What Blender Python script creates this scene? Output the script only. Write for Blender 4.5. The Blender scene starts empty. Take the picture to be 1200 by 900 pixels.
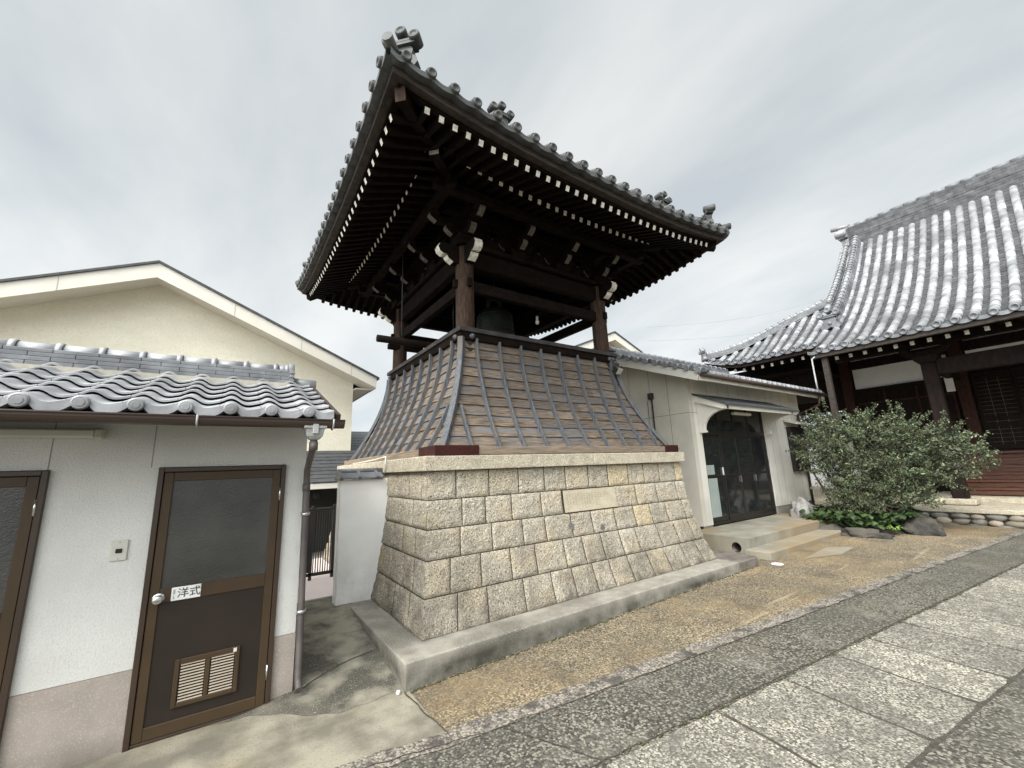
import bpy, math, random
from mathutils import Vector, Matrix, noise
R = math.radians
SC = bpy.context.scene
COL = SC.collection
random.seed(7)

# ------------------------------------------------------------------ camera
cam_d = bpy.data.cameras.new('camera')
cam = bpy.data.objects.new('camera', cam_d); COL.objects.link(cam)
yaw, pit, rol = 0.9675721932444155, 0.20186333930875597, -0.03801585957270448
fw = Vector((math.cos(yaw)*math.cos(pit), math.sin(yaw)*math.cos(pit), math.sin(pit)))
rt = Vector((math.sin(yaw), -math.cos(yaw), 0)); up = rt.cross(fw)
r2 = math.cos(rol)*rt + math.sin(rol)*up; u2 = -math.sin(rol)*rt + math.cos(rol)*up
m = Matrix((r2, u2, -fw)).transposed().to_4x4(); m.translation = (0, 0, 1.65)
cam.matrix_world = m
cam_d.sensor_width = 36; cam_d.lens = 482.262/1200*36
cam_d.clip_start = 0.05; cam_d.clip_end = 3000
SC.camera = cam

# ------------------------------------------------------------------ sky and sun (overcast)
SUN_EL, SUN_AZ = R(48), R(205)          # direction towards the bright part of the cloud cover
sd = Vector((math.cos(SUN_AZ)*math.cos(SUN_EL), math.sin(SUN_AZ)*math.cos(SUN_EL), math.sin(SUN_EL)))
W = bpy.data.worlds.new('World'); SC.world = W; W.use_nodes = True
nt = W.node_tree; nt.nodes.clear()
def wn(t, **k):
    n = nt.nodes.new(t)
    for a, b in k.items(): setattr(n, a, b)
    return n
wo = wn('ShaderNodeOutputWorld'); bg = wn('ShaderNodeBackground'); bg.inputs['Strength'].default_value = 0.1
sky = wn('ShaderNodeTexSky', sky_type='NISHITA', sun_disc=False, sun_elevation=SUN_EL, sun_rotation=math.pi/2-SUN_AZ)
tc = wn('ShaderNodeTexCoord')
sep = wn('ShaderNodeSeparateXYZ'); nt.links.new(tc.outputs['Generated'], sep.inputs[0])
mx = wn('ShaderNodeMath', operation='MAXIMUM'); nt.links.new(sep.outputs['Z'], mx.inputs[0]); mx.inputs[1].default_value = 0.0
ad = wn('ShaderNodeMath', operation='ADD'); nt.links.new(mx.outputs[0], ad.inputs[0]); ad.inputs[1].default_value = 0.22
dv = wn('ShaderNodeVectorMath', operation='DIVIDE'); nt.links.new(tc.outputs['Generated'], dv.inputs[0])
cmb = wn('ShaderNodeCombineXYZ'); nt.links.new(ad.outputs[0], cmb.inputs[0]); nt.links.new(ad.outputs[0], cmb.inputs[1]); nt.links.new(ad.outputs[0], cmb.inputs[2])
nt.links.new(cmb.outputs[0], dv.inputs[1])
mp = wn('ShaderNodeMapping'); nt.links.new(dv.outputs[0], mp.inputs[0]); mp.inputs['Rotation'].default_value = (0, 0, R(35)); mp.inputs['Scale'].default_value = (1.0, 0.45, 1)
nz = wn('ShaderNodeTexNoise'); nt.links.new(mp.outputs[0], nz.inputs['Vector']); nz.inputs['Scale'].default_value = 2.1; nz.inputs['Detail'].default_value = 7; nz.inputs['Roughness'].default_value = 0.52
cr = wn('ShaderNodeValToRGB'); nt.links.new(nz.outputs['Fac'], cr.inputs[0])
cr.color_ramp.elements[0].position = 0.32; cr.color_ramp.elements[0].color = (4.75, 5.2, 5.45, 1)
cr.color_ramp.elements[1].position = 0.66; cr.color_ramp.elements[1].color = (6.9, 7.05, 7.0, 1)
# cloud cover is brighter towards the hidden sun (behind the camera) and a little towards the horizon
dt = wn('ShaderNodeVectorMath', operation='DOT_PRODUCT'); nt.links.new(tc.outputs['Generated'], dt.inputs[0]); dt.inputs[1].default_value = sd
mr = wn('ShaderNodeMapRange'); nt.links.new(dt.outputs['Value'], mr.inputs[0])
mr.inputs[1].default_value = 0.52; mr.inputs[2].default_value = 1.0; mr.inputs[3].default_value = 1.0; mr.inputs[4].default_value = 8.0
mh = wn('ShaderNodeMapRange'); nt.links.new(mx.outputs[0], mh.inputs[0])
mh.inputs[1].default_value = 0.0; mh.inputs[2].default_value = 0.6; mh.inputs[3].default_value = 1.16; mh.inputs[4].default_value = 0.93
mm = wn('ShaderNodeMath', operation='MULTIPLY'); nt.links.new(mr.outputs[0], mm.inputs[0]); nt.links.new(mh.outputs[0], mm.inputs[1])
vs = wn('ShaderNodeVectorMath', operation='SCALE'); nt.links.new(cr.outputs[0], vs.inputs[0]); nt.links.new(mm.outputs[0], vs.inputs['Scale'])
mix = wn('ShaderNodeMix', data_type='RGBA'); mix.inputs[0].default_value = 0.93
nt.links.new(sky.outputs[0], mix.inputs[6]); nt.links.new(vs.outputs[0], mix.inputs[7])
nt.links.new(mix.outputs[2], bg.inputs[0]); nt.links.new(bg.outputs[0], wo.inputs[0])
sl = bpy.data.lights.new('sun', 'SUN'); sl.energy = 2.5; sl.angle = R(20); sl.color = (1.0, 0.95, 0.865)
so = bpy.data.objects.new('sun', sl); COL.objects.link(so)
so.rotation_euler = sd.to_track_quat('Z', 'Y').to_euler(); so.location = (-10, -15, 30)
SC.view_settings.view_transform = 'Standard'; SC.view_settings.look = 'None'
SC.view_settings.exposure = 0.42; SC.view_settings.gamma = 1.0
try: SC.cycles.max_bounces = 6
except Exception: pass

# ------------------------------------------------------------------ materials
MATS = {}
def mat(name, c1, c2=None, c3=None, rough=0.8, nscale=3.0, detail=6, lo=0.35, hi=0.65, speck=None, sscale=80, sthr=(0.45, 0.6),
        island=0.0, icol=None, bump=0.0, bscale=60, bdist=0.01, spec=0.3, metal=0.0, stretch=(1, 1, 1), stain=None, wood=None, wave=0.0, transm=0.0):
    """c1..c2 mixed by noise, c3 broad patches, speck = fine speckle colour, island = value variation per mesh island,
    stain = (colour, zlo, zhi, amount): dirt with a noisy edge growing up from the bottom"""
    if name in MATS: return MATS[name]
    M = bpy.data.materials.new(name); M.use_nodes = True; t = M.node_tree; N = t.nodes; L = t.links
    b = N['Principled BSDF']; b.inputs['Roughness'].default_value = rough; b.inputs['Metallic'].default_value = metal
    b.inputs['Specular IOR Level'].default_value = spec
    if transm: b.inputs['Transmission Weight'].default_value = transm
    tcn = N.new('ShaderNodeTexCoord'); mpn = N.new('ShaderNodeMapping'); L.new(tcn.outputs['Object'], mpn.inputs[0]); mpn.inputs['Scale'].default_value = stretch
    V = mpn.outputs[0]
    def noi(sc, det=5, rgh=0.55, vec=None):
        n = N.new('ShaderNodeTexNoise'); L.new(vec or V, n.inputs['Vector']); n.inputs['Scale'].default_value = sc
        n.inputs['Detail'].default_value = det; n.inputs['Roughness'].default_value = rgh; return n.outputs['Fac']
    def ramp(f, a, bb):
        r = N.new('ShaderNodeMapRange'); r.clamp = True; L.new(f, r.inputs[0]); r.inputs[1].default_value = a; r.inputs[2].default_value = bb; return r.outputs[0]
    def mixc(f, A, B):
        x = N.new('ShaderNodeMix'); x.data_type = 'RGBA'
        if isinstance(f, float): x.inputs[0].default_value = f
        else: L.new(f, x.inputs[0])
        for i, c in ((6, A), (7, B)):
            if isinstance(c, tuple): x.inputs[i].default_value = (*c, 1)
            else: L.new(c, x.inputs[i])
        return x.outputs[2]
    c2 = c2 or tuple(v*0.85 for v in c1)
    col = mixc(ramp(noi(nscale, detail), lo, hi), tuple(c1), tuple(c2))
    if c3: col = mixc(ramp(noi(nscale*0.23, 4), 0.46, 0.66), col, tuple(c3))
    if island or icol:
        g = N.new('ShaderNodeNewGeometry'); rnd = g.outputs['Random Per Island']
        if icol:
            col = mixc(ramp(rnd, icol[1], icol[2]), col, tuple(icol[0]))
            w = N.new('ShaderNodeTexWhiteNoise'); w.noise_dimensions = '1D'; L.new(rnd, w.inputs['W']); rnd = w.outputs['Value']
        hs = N.new('ShaderNodeHueSaturation'); L.new(col, hs.inputs['Color'])
        r = N.new('ShaderNodeMapRange'); L.new(rnd, r.inputs[0]); r.inputs[3].default_value = 1-island; r.inputs[4].default_value = 1+island
        L.new(r.outputs[0], hs.inputs['Value']); col = hs.outputs[0]
    if speck:
        for i, (sc, scale_) in enumerate(speck):
            col = mixc(ramp(noi(scale_, 2, 0.6, tcn.outputs['Object']), *sthr), col, tuple(sc)) if i == 0 else mixc(ramp(noi(scale_, 2, 0.6, tcn.outputs['Object']), 0.56, 0.66), col, tuple(sc))
    if stain:
        sp = N.new('ShaderNodeSeparateXYZ'); L.new(tcn.outputs['Object'], sp.inputs[0])
        h = N.new('ShaderNodeMapRange'); L.new(sp.outputs['Z'], h.inputs[0]); h.inputs[1].default_value = stain[1]; h.inputs[2].default_value = stain[2]; h.inputs[3].default_value = 1; h.inputs[4].default_value = 0
        a = N.new('ShaderNodeMath'); a.operation = 'MULTIPLY'; L.new(h.outputs[0], a.inputs[0]); L.new(ramp(noi(2.2, 8, 0.65), 0.32, 0.62), a.inputs[1])
        a2 = N.new('ShaderNodeMath'); a2.operation = 'MULTIPLY'; L.new(a.outputs[0], a2.inputs[0]); a2.inputs[1].default_value = stain[3]
        col = mixc(a2.outputs[0], col, tuple(stain[0]))
    L.new(col, b.inputs['Base Color'])
    if bump:
        bn = N.new('ShaderNodeBump'); bn.inputs['Strength'].default_value = bump; bn.inputs['Distance'].default_value = bdist
        L.new(noi(bscale, 4, 0.6), bn.inputs['Height']); L.new(bn.outputs[0], b.inputs['Normal'])
    MATS[name] = M; return M

def pebble(name, cols, vscale, rough=0.85, big=None, dark=(0.07, 0.06, 0.05), bump=0.5, streak=None, gap=0.5, island=0.0):
    """exposed aggregate: voronoi pebbles in several colours with dark joints, broad stains on top"""
    M = bpy.data.materials.new(name); M.use_nodes = True; t = M.node_tree; N = t.nodes; L = t.links
    b = N['Principled BSDF']; b.inputs['Roughness'].default_value = rough; b.inputs['Specular IOR Level'].default_value = 0.25
    tcn = N.new('ShaderNodeTexCoord'); o = tcn.outputs['Object']
    v = N.new('ShaderNodeTexVoronoi'); L.new(o, v.inputs['Vector']); v.inputs['Scale'].default_value = vscale
    s = N.new('ShaderNodeSeparateColor'); L.new(v.outputs['Color'], s.inputs[0])
    r = N.new('ShaderNodeValToRGB'); L.new(s.outputs[0], r.inputs[0]); r.color_ramp.interpolation = 'CONSTANT'
    e = r.color_ramp.elements
    while len(e) < len(cols): e.new(0.5)
    for i, c in enumerate(cols): e[i].position = i/len(cols); e[i].color = (*c, 1)
    def mixc(f, A, B, bt='MIX'):
        x = N.new('ShaderNodeMix'); x.data_type = 'RGBA'; x.blend_type = bt
        if isinstance(f, float): x.inputs[0].default_value = f
        else: L.new(f, x.inputs[0])
        for i, c in ((6, A), (7, B)):
            if isinstance(c, tuple): x.inputs[i].default_value = (*c, 1)
            else: L.new(c, x.inputs[i])
        return x.outputs[2]
    def nz_(sc, a, bb, det=6, vec=None):
        n = N.new('ShaderNodeTexNoise'); L.new(vec or o, n.inputs['Vector']); n.inputs['Scale'].default_value = sc; n.inputs['Detail'].default_value = det; n.inputs['Roughness'].default_value = 0.6
        q = N.new('ShaderNodeMapRange'); L.new(n.outputs['Fac'], q.inputs[0]); q.inputs[1].default_value = a; q.inputs[2].default_value = bb; return q.outputs[0]
    g = N.new('ShaderNodeMapRange'); L.new(v.outputs['Distance'], g.inputs[0]); g.inputs[1].default_value = gap; g.inputs[2].default_value = gap+0.3
    col = mixc(g.outputs[0], r.outputs[0], dark)
    for (c, sc, a, bb, am) in (big or []):
        f = nz_(sc, a, bb); mu = N.new('ShaderNodeMath'); mu.operation = 'MULTIPLY'; L.new(f, mu.inputs[0]); mu.inputs[1].default_value = am
        col = mixc(mu.outputs[0], col, c, 'MULTIPLY' if max(c) > 1.01 or c[0] > 0.4 else 'MIX')
    if streak:
        mp_ = N.new('ShaderNodeMapping'); L.new(o, mp_.inputs[0]); mp_.inputs['Rotation'].default_value = (0, 0, streak[4]); mp_.inputs['Scale'].default_value = (0.5, 7, 1)
        f = nz_(streak[1], streak[2], streak[3], 6, mp_.outputs[0]); mu = N.new('ShaderNodeMath'); mu.operation = 'MULTIPLY'; L.new(f, mu.inputs[0]); mu.inputs[1].default_value = 0.28
        col = mixc(mu.outputs[0], col, streak[0])
    if island:
        gg = N.new('ShaderNodeNewGeometry'); hs = N.new('ShaderNodeHueSaturation'); rr = N.new('ShaderNodeMapRange'); L.new(gg.outputs['Random Per Island'], rr.inputs[0])
        rr.inputs[3].default_value = 1-island; rr.inputs[4].default_value = 1+island; L.new(rr.outputs[0], hs.inputs['Value']); L.new(col, hs.inputs['Color']); col = hs.outputs[0]
    L.new(col, b.inputs['Base Color'])
    bn = N.new('ShaderNodeBump'); bn.inputs['Strength'].default_value = bump; bn.inputs['Distance'].default_value = 0.004; bn.invert = True
    L.new(v.outputs['Distance'], bn.inputs['Height']); L.new(bn.outputs[0], b.inputs['Normal'])
    MATS[name] = M; return M

# ------------------------------------------------------------------ mesh helpers
class MB:
    def __init__(s): s.v = []; s.f = []; s.mi = []; s.sm = []
    def add(s, vs, fs, mi=0, sm=False):
        o = len(s.v); s.v += [tuple(p) for p in vs]
        for f in fs: s.f.append(tuple(i+o for i in f)); s.mi.append(mi); s.sm.append(sm)
        return s
    def box(s, x0, x1, y0, y1, z0, z1, mi=0):
        vs = [(x, y, z) for z in (z0, z1) for y in (y0, y1) for x in (x0, x1)]
        return s.add(vs, [(0, 2, 3, 1), (4, 5, 7, 6), (0, 1, 5, 4), (2, 6, 7, 3), (0, 4, 6, 2), (1, 3, 7, 5)], mi)
    def beam(s, p0, p1, w, h, mi=0, upv=(0, 0, 1), endmi=None, w1=None, h1=None):
        """box section w x h from p0 to p1; endmi = material of the p1 end face"""
        p0, p1 = Vector(p0), Vector(p1); d = (p1-p0).normalized(); r_ = d.cross(Vector(upv)).normalized(); u_ = r_.cross(d)
        w1 = w1 or w; h1 = h1 or h
        vs = [p + r_*(a*ww/2) + u_*(c*hh/2) for p, ww, hh in ((p0, w, h), (p1, w1, h1)) for a, c in ((-1, -1), (1, -1), (1, 1), (-1, 1))]
        s.add(vs, [(0, 1, 2, 3), (0, 4, 5, 1), (1, 5, 6, 2), (2, 6, 7, 3), (3, 7, 4, 0)], mi)
        o = len(s.v)-8; s.f.append((o+4, o+7, o+6, o+5)); s.mi.append(mi if endmi is None else endmi); s.sm.append(False)
        return s
    def tube(s, pts, r, n=10, mi=0, cap=True, sm=True):
        pts = [Vector(p) for p in pts]; rs = r if isinstance(r, (list, tuple)) else [r]*len(pts)
        rings = []; prev = None
        for i, p in enumerate(pts):
            d = (pts[min(i+1, len(pts)-1)] - pts[max(i-1, 0)]).normalized()
            a = prev if prev is not None else (Vector((0, 0, 1)) if abs(d.z) < 0.9 else Vector((1, 0, 0)))
            a = (a - d*a.dot(d)).normalized(); prev = a; b_ = d.cross(a)
            rings.append([p + (a*math.cos(2*math.pi*k/n) + b_*math.sin(2*math.pi*k/n))*rs[i] for k in range(n)])
        vs = [q for rg in rings for q in rg]; fs = []
        for i in range(len(pts)-1):
            for k in range(n): fs.append((i*n+k, i*n+(k+1) % n, (i+1)*n+(k+1) % n, (i+1)*n+k))
        s.add(vs, fs, mi, sm)
        if cap:
            o = len(s.v)-len(vs)
            s.f.append(tuple(o+k for k in reversed(range(n)))); s.mi.append(mi); s.sm.append(False)
            s.f.append(tuple(o+(len(pts)-1)*n+k for k in range(n))); s.mi.append(mi); s.sm.append(False)
        return s
    def grid(s, fn, nu, nv, mi=0, sm=True, flip=False):
        vs = [fn(i/nu, j/nv) for j in range(nv+1) for i in range(nu+1)]
        fs = [(j*(nu+1)+i, j*(nu+1)+i+1, (j+1)*(nu+1)+i+1, (j+1)*(nu+1)+i) for j in range(nv) for i in range(nu)]
        if flip: fs = [tuple(reversed(f)) for f in fs]
        return s.add(vs, fs, mi, sm)
    def prism(s, poly, ext, mi=0, sidemi=None):
        """closed polygon (3D points) extruded by vector ext"""
        n = len(poly); e = Vector(ext); vs = [Vector(p) for p in poly] + [Vector(p)+e for p in poly]
        s.add(vs, [tuple(range(n)), tuple(reversed(range(n, 2*n)))], mi)
        o = len(s.v)-2*n
        for k in range(n): s.f.append((o+k, o+n+k, o+n+(k+1) % n, o+(k+1) % n)); s.mi.append(mi if sidemi is None else sidemi); s.sm.append(False)
        return s
    def lathe(s, c, prof, n=24, mi=0, axis=(0, 0, 1), sm=True):
        c = Vector(c); ax = Vector(axis).normalized(); a = ax.orthogonal().normalized(); b_ = ax.cross(a)
        vs = [c + ax*z + (a*math.cos(2*math.pi*k/n)+b_*math.sin(2*math.pi*k/n))*r for r, z in prof for k in range(n)]
        fs = [(i*n+k, i*n+(k+1) % n, (i+1)*n+(k+1) % n, (i+1)*n+k) for i in range(len(prof)-1) for k in range(n)]
        return s.add(vs, fs, mi, sm)
    def ball(s, c, r, seed=0, amp=0.0, nu=14, nv=9, mi=0, rot=0.0, fr=1.5, sm=True):
        c = Vector(c); r = Vector(r if hasattr(r, '__len__') else (r, r, r)); cr_, sr_ = math.cos(rot), math.sin(rot); vs = []
        for j in range(nv+1):
            th = math.pi*j/nv
            for i in range(nu):
                ph = 2*math.pi*i/nu; d = Vector((math.sin(th)*math.cos(ph), math.sin(th)*math.sin(ph), math.cos(th)))
                k = 1 + amp*noise.noise(d*fr + Vector((seed*3.7, seed, 0)))
                q = Vector((d.x*r.x, d.y*r.y, d.z*r.z))*k
                vs.append(c + Vector((q.x*cr_-q.y*sr_, q.x*sr_+q.y*cr_, q.z)))
        fs = [(j*nu+i, (j+1)*nu+i, (j+1)*nu+(i+1) % nu, j*nu+(i+1) % nu) for j in range(nv) for i in range(nu)]
        return s.add(vs, fs, mi, sm)
    def build(s, name, mats, parent=None, bevel=0.0, bseg=1):
        me = bpy.data.meshes.new(name); off = Vector((0, 0, 0)); p = parent
        while p is not None: off += p.location; p = p.parent
        me.from_pydata([(a-off.x, b_-off.y, c-off.z) for a, b_, c in s.v], [], s.f)
        for i, (mi, sm) in enumerate(zip(s.mi, s.sm)): me.polygons[i].material_index = mi; me.polygons[i].use_smooth = sm
        for mt in (mats if isinstance(mats, (list, tuple)) else [mats]): me.materials.append(mt)
        me.validate(); me.update()
        o = bpy.data.objects.new(name, me); COL.objects.link(o)
        if parent is not None: o.parent = parent
        if bevel:
            bv = o.modifiers.new('bevel', 'BEVEL'); bv.width = bevel; bv.segments = bseg; bv.limit_method = 'ANGLE'; bv.angle_limit = R(40)
        return o
def recalc(o):
    import bmesh
    bm = bmesh.new(); bm.from_mesh(o.data); bmesh.ops.recalc_face_normals(bm, faces=bm.faces); bm.to_mesh(o.data); bm.free(); return o
def thing(name, label, cat, loc=(0, 0, 0), group=None):
    o = bpy.data.objects.new(name, None); COL.objects.link(o); o.location = loc; o.empty_display_size = 0.2
    return tag(o, label, cat, group)
def tag(o, label, cat, group=None):
    o['label'] = label; o['category'] = cat
    if group: o['group'] = group
    return o
def leafcloud(mb, pts, size, rs, asp=.5):
    for p in pts:
        d = Vector((rs.gauss(0, 1), rs.gauss(0, 1), rs.gauss(0, .7)+.3)).normalized(); a = d.orthogonal().normalized(); b_ = d.cross(a); t = rs.uniform(0, 6.28)
        u_ = a*math.cos(t)+b_*math.sin(t); v_ = d.cross(u_); s_ = size*rs.uniform(.6, 1.35); p = Vector(p)
        mb.add([p-u_*s_*.5, p+v_*s_*asp*.5, p+u_*s_*.5+d*s_*.1, p-v_*s_*asp*.5], [(0, 1, 2, 3)])
def struct(o): o['kind'] = 'structure'; return o
def text_mb(body, size, ext, mt, name, parent, loc, rot, font_spacing=1.0):
    cu = bpy.data.curves.new('lettering', 'FONT'); cu.body = body; cu.size = size; cu.extrude = ext; cu.align_x = 'CENTER'; cu.align_y = 'CENTER'; cu.space_character = font_spacing
    to = bpy.data.objects.new('lettering_tmp', cu); COL.objects.link(to); to.rotation_euler = rot; to.location = loc
    bpy.context.view_layer.update()
    me = bpy.data.meshes.new_from_object(to.evaluated_get(bpy.context.evaluated_depsgraph_get()))
    mw = to.matrix_world.copy(); bpy.data.objects.remove(to); bpy.data.curves.remove(cu)
    off = Vector((0, 0, 0)); p = parent
    while p is not None: off += p.location; p = p.parent
    me.transform(Matrix.Translation(-off) @ mw); me.materials.clear(); me.materials.append(mt)
    o = bpy.data.objects.new(name, me); COL.objects.link(o); o.parent = parent; return o

# ------------------------------------------------------------------ palette
m_conc = mat('concrete', (0.30, 0.28, 0.24), (0.22, 0.21, 0.18), (0.14, 0.13, 0.11), nscale=5, bump=0.3, bscale=90, bdist=0.004, speck=[((0.42, 0.40, 0.34), 120)], sthr=(0.55, 0.75))
m_kerb = mat('kerb_concrete', (0.31, 0.29, 0.25), (0.20, 0.185, 0.155), (0.135, 0.125, 0.105), nscale=7, detail=9, bump=0.6, bscale=80, bdist=0.006, speck=[((0.36, 0.335, 0.28), 90)], sthr=(0.56, 0.68), stain=((0.05, 0.046, 0.036), 0.10, 0.195, 1.0))
m_granite = mat('tan_granite', (0.455, 0.41, 0.33), (0.33, 0.295, 0.235), (0.43, 0.365, 0.26), nscale=14, rough=0.92, island=0.10, icol=((0.50, 0.41, 0.26), 0.86, 0.95),
                speck=[((0.10, 0.085, 0.062), 78), ((0.62, 0.56, 0.45), 70)], sthr=(0.56, 0.62), bump=1.0, bscale=40, bdist=0.025, stain=((0.06, 0.05, 0.04), 0.0, 1.1, 0.8))
m_mortar = mat('mortar', (0.085, 0.065, 0.045), (0.045, 0.036, 0.026), nscale=12, bump=0.5, bscale=80)
m_cap = mat('cap_granite', (0.46, 0.41, 0.315), (0.33, 0.29, 0.22), nscale=9, rough=0.85, island=0.06, speck=[((0.16, 0.135, 0.10), 85), ((0.64, 0.59, 0.48), 75)], sthr=(0.56, 0.62), bump=0.5, bscale=70, bdist=0.006)
m_plank = mat('weathered_plank', (0.22, 0.17, 0.125), (0.055, 0.042, 0.034), (0.115, 0.115, 0.12), nscale=5, stretch=(1.2, 1.2, 16), rough=0.8, spec=0.15, island=0.25, bump=0.7, bscale=9, bdist=0.006, lo=0.3, hi=0.68)
m_batten = mat('patinated_batten', (0.092, 0.10, 0.112), (0.04, 0.043, 0.048), (0.085, 0.077, 0.07), nscale=6, stretch=(8, 8, 1), rough=0.6, island=0.1, bump=0.4, bscale=10, bdist=0.003)
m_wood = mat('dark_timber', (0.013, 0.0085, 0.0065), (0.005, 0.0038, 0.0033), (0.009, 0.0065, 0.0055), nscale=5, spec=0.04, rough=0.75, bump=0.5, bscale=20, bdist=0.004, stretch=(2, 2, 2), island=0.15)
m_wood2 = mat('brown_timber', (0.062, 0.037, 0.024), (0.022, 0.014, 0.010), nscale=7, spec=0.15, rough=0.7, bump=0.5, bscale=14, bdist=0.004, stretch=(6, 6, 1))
m_sill = mat('sill_timber', (0.26, 0.20, 0.14), (0.13, 0.105, 0.085), nscale=5, rough=0.75, bump=0.5, bscale=14, bdist=0.004, stretch=(1, 1, 14))
m_rust = mat('red_brown_steel', (0.045, 0.012, 0.010), (0.028, 0.010, 0.009), nscale=9, spec=0.15, rough=0.6, bump=0.15)
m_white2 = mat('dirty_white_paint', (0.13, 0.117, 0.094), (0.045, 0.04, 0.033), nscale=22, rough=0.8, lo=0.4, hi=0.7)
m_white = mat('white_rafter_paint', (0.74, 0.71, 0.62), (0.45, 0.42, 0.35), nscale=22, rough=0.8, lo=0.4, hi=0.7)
m_tile = mat('grey_roof_tile', (0.19, 0.198, 0.21), (0.11, 0.115, 0.122), (0.085, 0.087, 0.09), nscale=7, rough=0.5, island=0.12, spec=0.45, bump=0.12, bscale=60)
m_tile_d = mat('dark_roof_tile', (0.095, 0.098, 0.098), (0.05, 0.052, 0.052), (0.065, 0.068, 0.06), nscale=9, rough=0.6, island=0.12, bump=0.2, bscale=60)
m_tile_s = mat('silver_roof_tile', (0.30, 0.303, 0.31), (0.20, 0.203, 0.21), (0.15, 0.152, 0.157), nscale=6, rough=0.36, island=0.13, spec=0.6, bump=0.2, bscale=50)
m_tile_t = mat('pale_barrel_tile', (0.33, 0.335, 0.34), (0.17, 0.173, 0.178), (0.12, 0.122, 0.126), nscale=5.5, rough=0.55, island=0.22, spec=0.45, bump=0.2, bscale=40)
m_pan = mat('dull_pan_tile', (0.09, 0.09, 0.093), (0.035, 0.035, 0.037), (0.07, 0.07, 0.073), nscale=4, rough=0.6, island=0.2)
m_stucco = mat('grey_stucco', (0.66, 0.65, 0.62), (0.60, 0.59, 0.56), nscale=2.4, rough=0.92, bump=0.8, bscale=95, bdist=0.008, speck=[((0.57, 0.56, 0.53), 90)], sthr=(0.50, 0.66), stain=((0.44, 0.42, 0.37), 0.40, 1.0, 0.35))
m_band = mat('mauve_band', (0.345, 0.298, 0.262), (0.295, 0.255, 0.222), nscale=5, rough=0.9, bump=0.25, bscale=110, bdist=0.003, speck=[((0.43, 0.37, 0.34), 130)], sthr=(0.55, 0.7), stain=((0.12, 0.10, 0.08), 0.0, 0.14, 0.7))
m_brown = mat('brown_aluminium', (0.062, 0.039, 0.020), (0.048, 0.031, 0.017), nscale=3, rough=0.42, spec=0.3)
m_brown_d = mat('dark_brown_panel', (0.028, 0.020, 0.016), (0.022, 0.016, 0.013), nscale=2, rough=0.45, spec=0.25, bump=0.2, bscale=150, bdist=0.001)
m_frost = mat('dark_pattern_glass', (0.028, 0.027, 0.025), (0.055, 0.053, 0.049), nscale=2.2, rough=0.16, spec=0.6, bump=0.7, bscale=85, bdist=0.004)
m_gutter = mat('brown_gutter', (0.055, 0.035, 0.028), (0.045, 0.030, 0.024), nscale=3, rough=0.4, spec=0.5)
m_pipe = mat('faded_pipe', (0.105, 0.089, 0.083), (0.072, 0.060, 0.057), nscale=6, rough=0.5, spec=0.4)
m_grey_pl = mat('grey_plastic', (0.36, 0.36, 0.35), (0.27, 0.27, 0.26), nscale=12, rough=0.6)
m_cream = mat('cream_siding', (0.80, 0.755, 0.62), (0.75, 0.705, 0.575), nscale=2.5, rough=0.9, bump=0.7, bscale=22, bdist=0.02, stretch=(1, 1, 2.5), speck=[((0.72, 0.67, 0.54), 24)], sthr=(0.48, 0.7))
m_cream_w = mat('cream_trim', (0.68, 0.65, 0.58), (0.63, 0.60, 0.53), nscale=2, rough=0.7)
m_slate = mat('dark_slate', (0.075, 0.078, 0.082), (0.05, 0.052, 0.055), nscale=8, rough=0.6, island=0.15)
m_plaster = mat('white_plaster', (0.86, 0.855, 0.835), (0.80, 0.79, 0.77), nscale=3, rough=0.9, bump=0.25, bscale=25, bdist=0.004, stain=((0.42, 0.41, 0.38), 0.2, 0.75, 0.6))
m_black = mat('black_metal', (0.014, 0.014, 0.015), (0.02, 0.02, 0.02), rough=0.4, spec=0.5)
m_void = mat('dark_interior', (0.012, 0.011, 0.010), (0.008, 0.008, 0.008), rough=0.9)
m_panel = mat('greige_panel', (0.54, 0.50, 0.425), (0.47, 0.44, 0.375), (0.42, 0.395, 0.34), nscale=2.4, rough=0.9, bump=0.3, bscale=45, bdist=0.005)
m_panel2 = mat('pale_panel', (0.66, 0.635, 0.565), (0.60, 0.57, 0.505), nscale=2.4, rough=0.85, bump=0.2, bscale=45, bdist=0.004, stain=((0.30, 0.28, 0.24), 0.3, 1.1, 0.5))
m_glass = mat('dark_glass', (0.012, 0.014, 0.014), (0.02, 0.022, 0.022), rough=0.08, spec=0.55)
m_frame = mat('black_frame', (0.016, 0.013, 0.012), (0.022, 0.018, 0.016), rough=0.4, spec=0.4)
m_steel = mat('steel', (0.62, 0.62, 0.60), (0.5, 0.5, 0.48), rough=0.25, metal=0.9)
m_bronze = mat('green_bronze', (0.028, 0.034, 0.026), (0.018, 0.02, 0.016), nscale=14, rough=0.55, metal=0.4)
m_stair = mat('red_brown_step', (0.115, 0.047, 0.029), (0.055, 0.025, 0.017), nscale=4, rough=0.45, stretch=(1, 1, 12), bump=0.3, bscale=10, bdist=0.003)
m_temple = mat('temple_timber', (0.020, 0.013, 0.011), (0.010, 0.007, 0.006), nscale=5, spec=0.1, rough=0.75, stretch=(3, 3, 1), bump=0.3, bscale=14)
m_temple2 = mat('temple_red_timber', (0.05, 0.022, 0.016), (0.025, 0.013, 0.010), nscale=5, spec=0.12, rough=0.7, stretch=(4, 4, 1), bump=0.3, bscale=14)
m_fascia = mat('weathered_fascia', (0.05, 0.038, 0.031), (0.022, 0.017, 0.014), nscale=5, rough=0.75, stretch=(2, 2, 9), bump=0.4, bscale=14, bdist=0.004)
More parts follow.
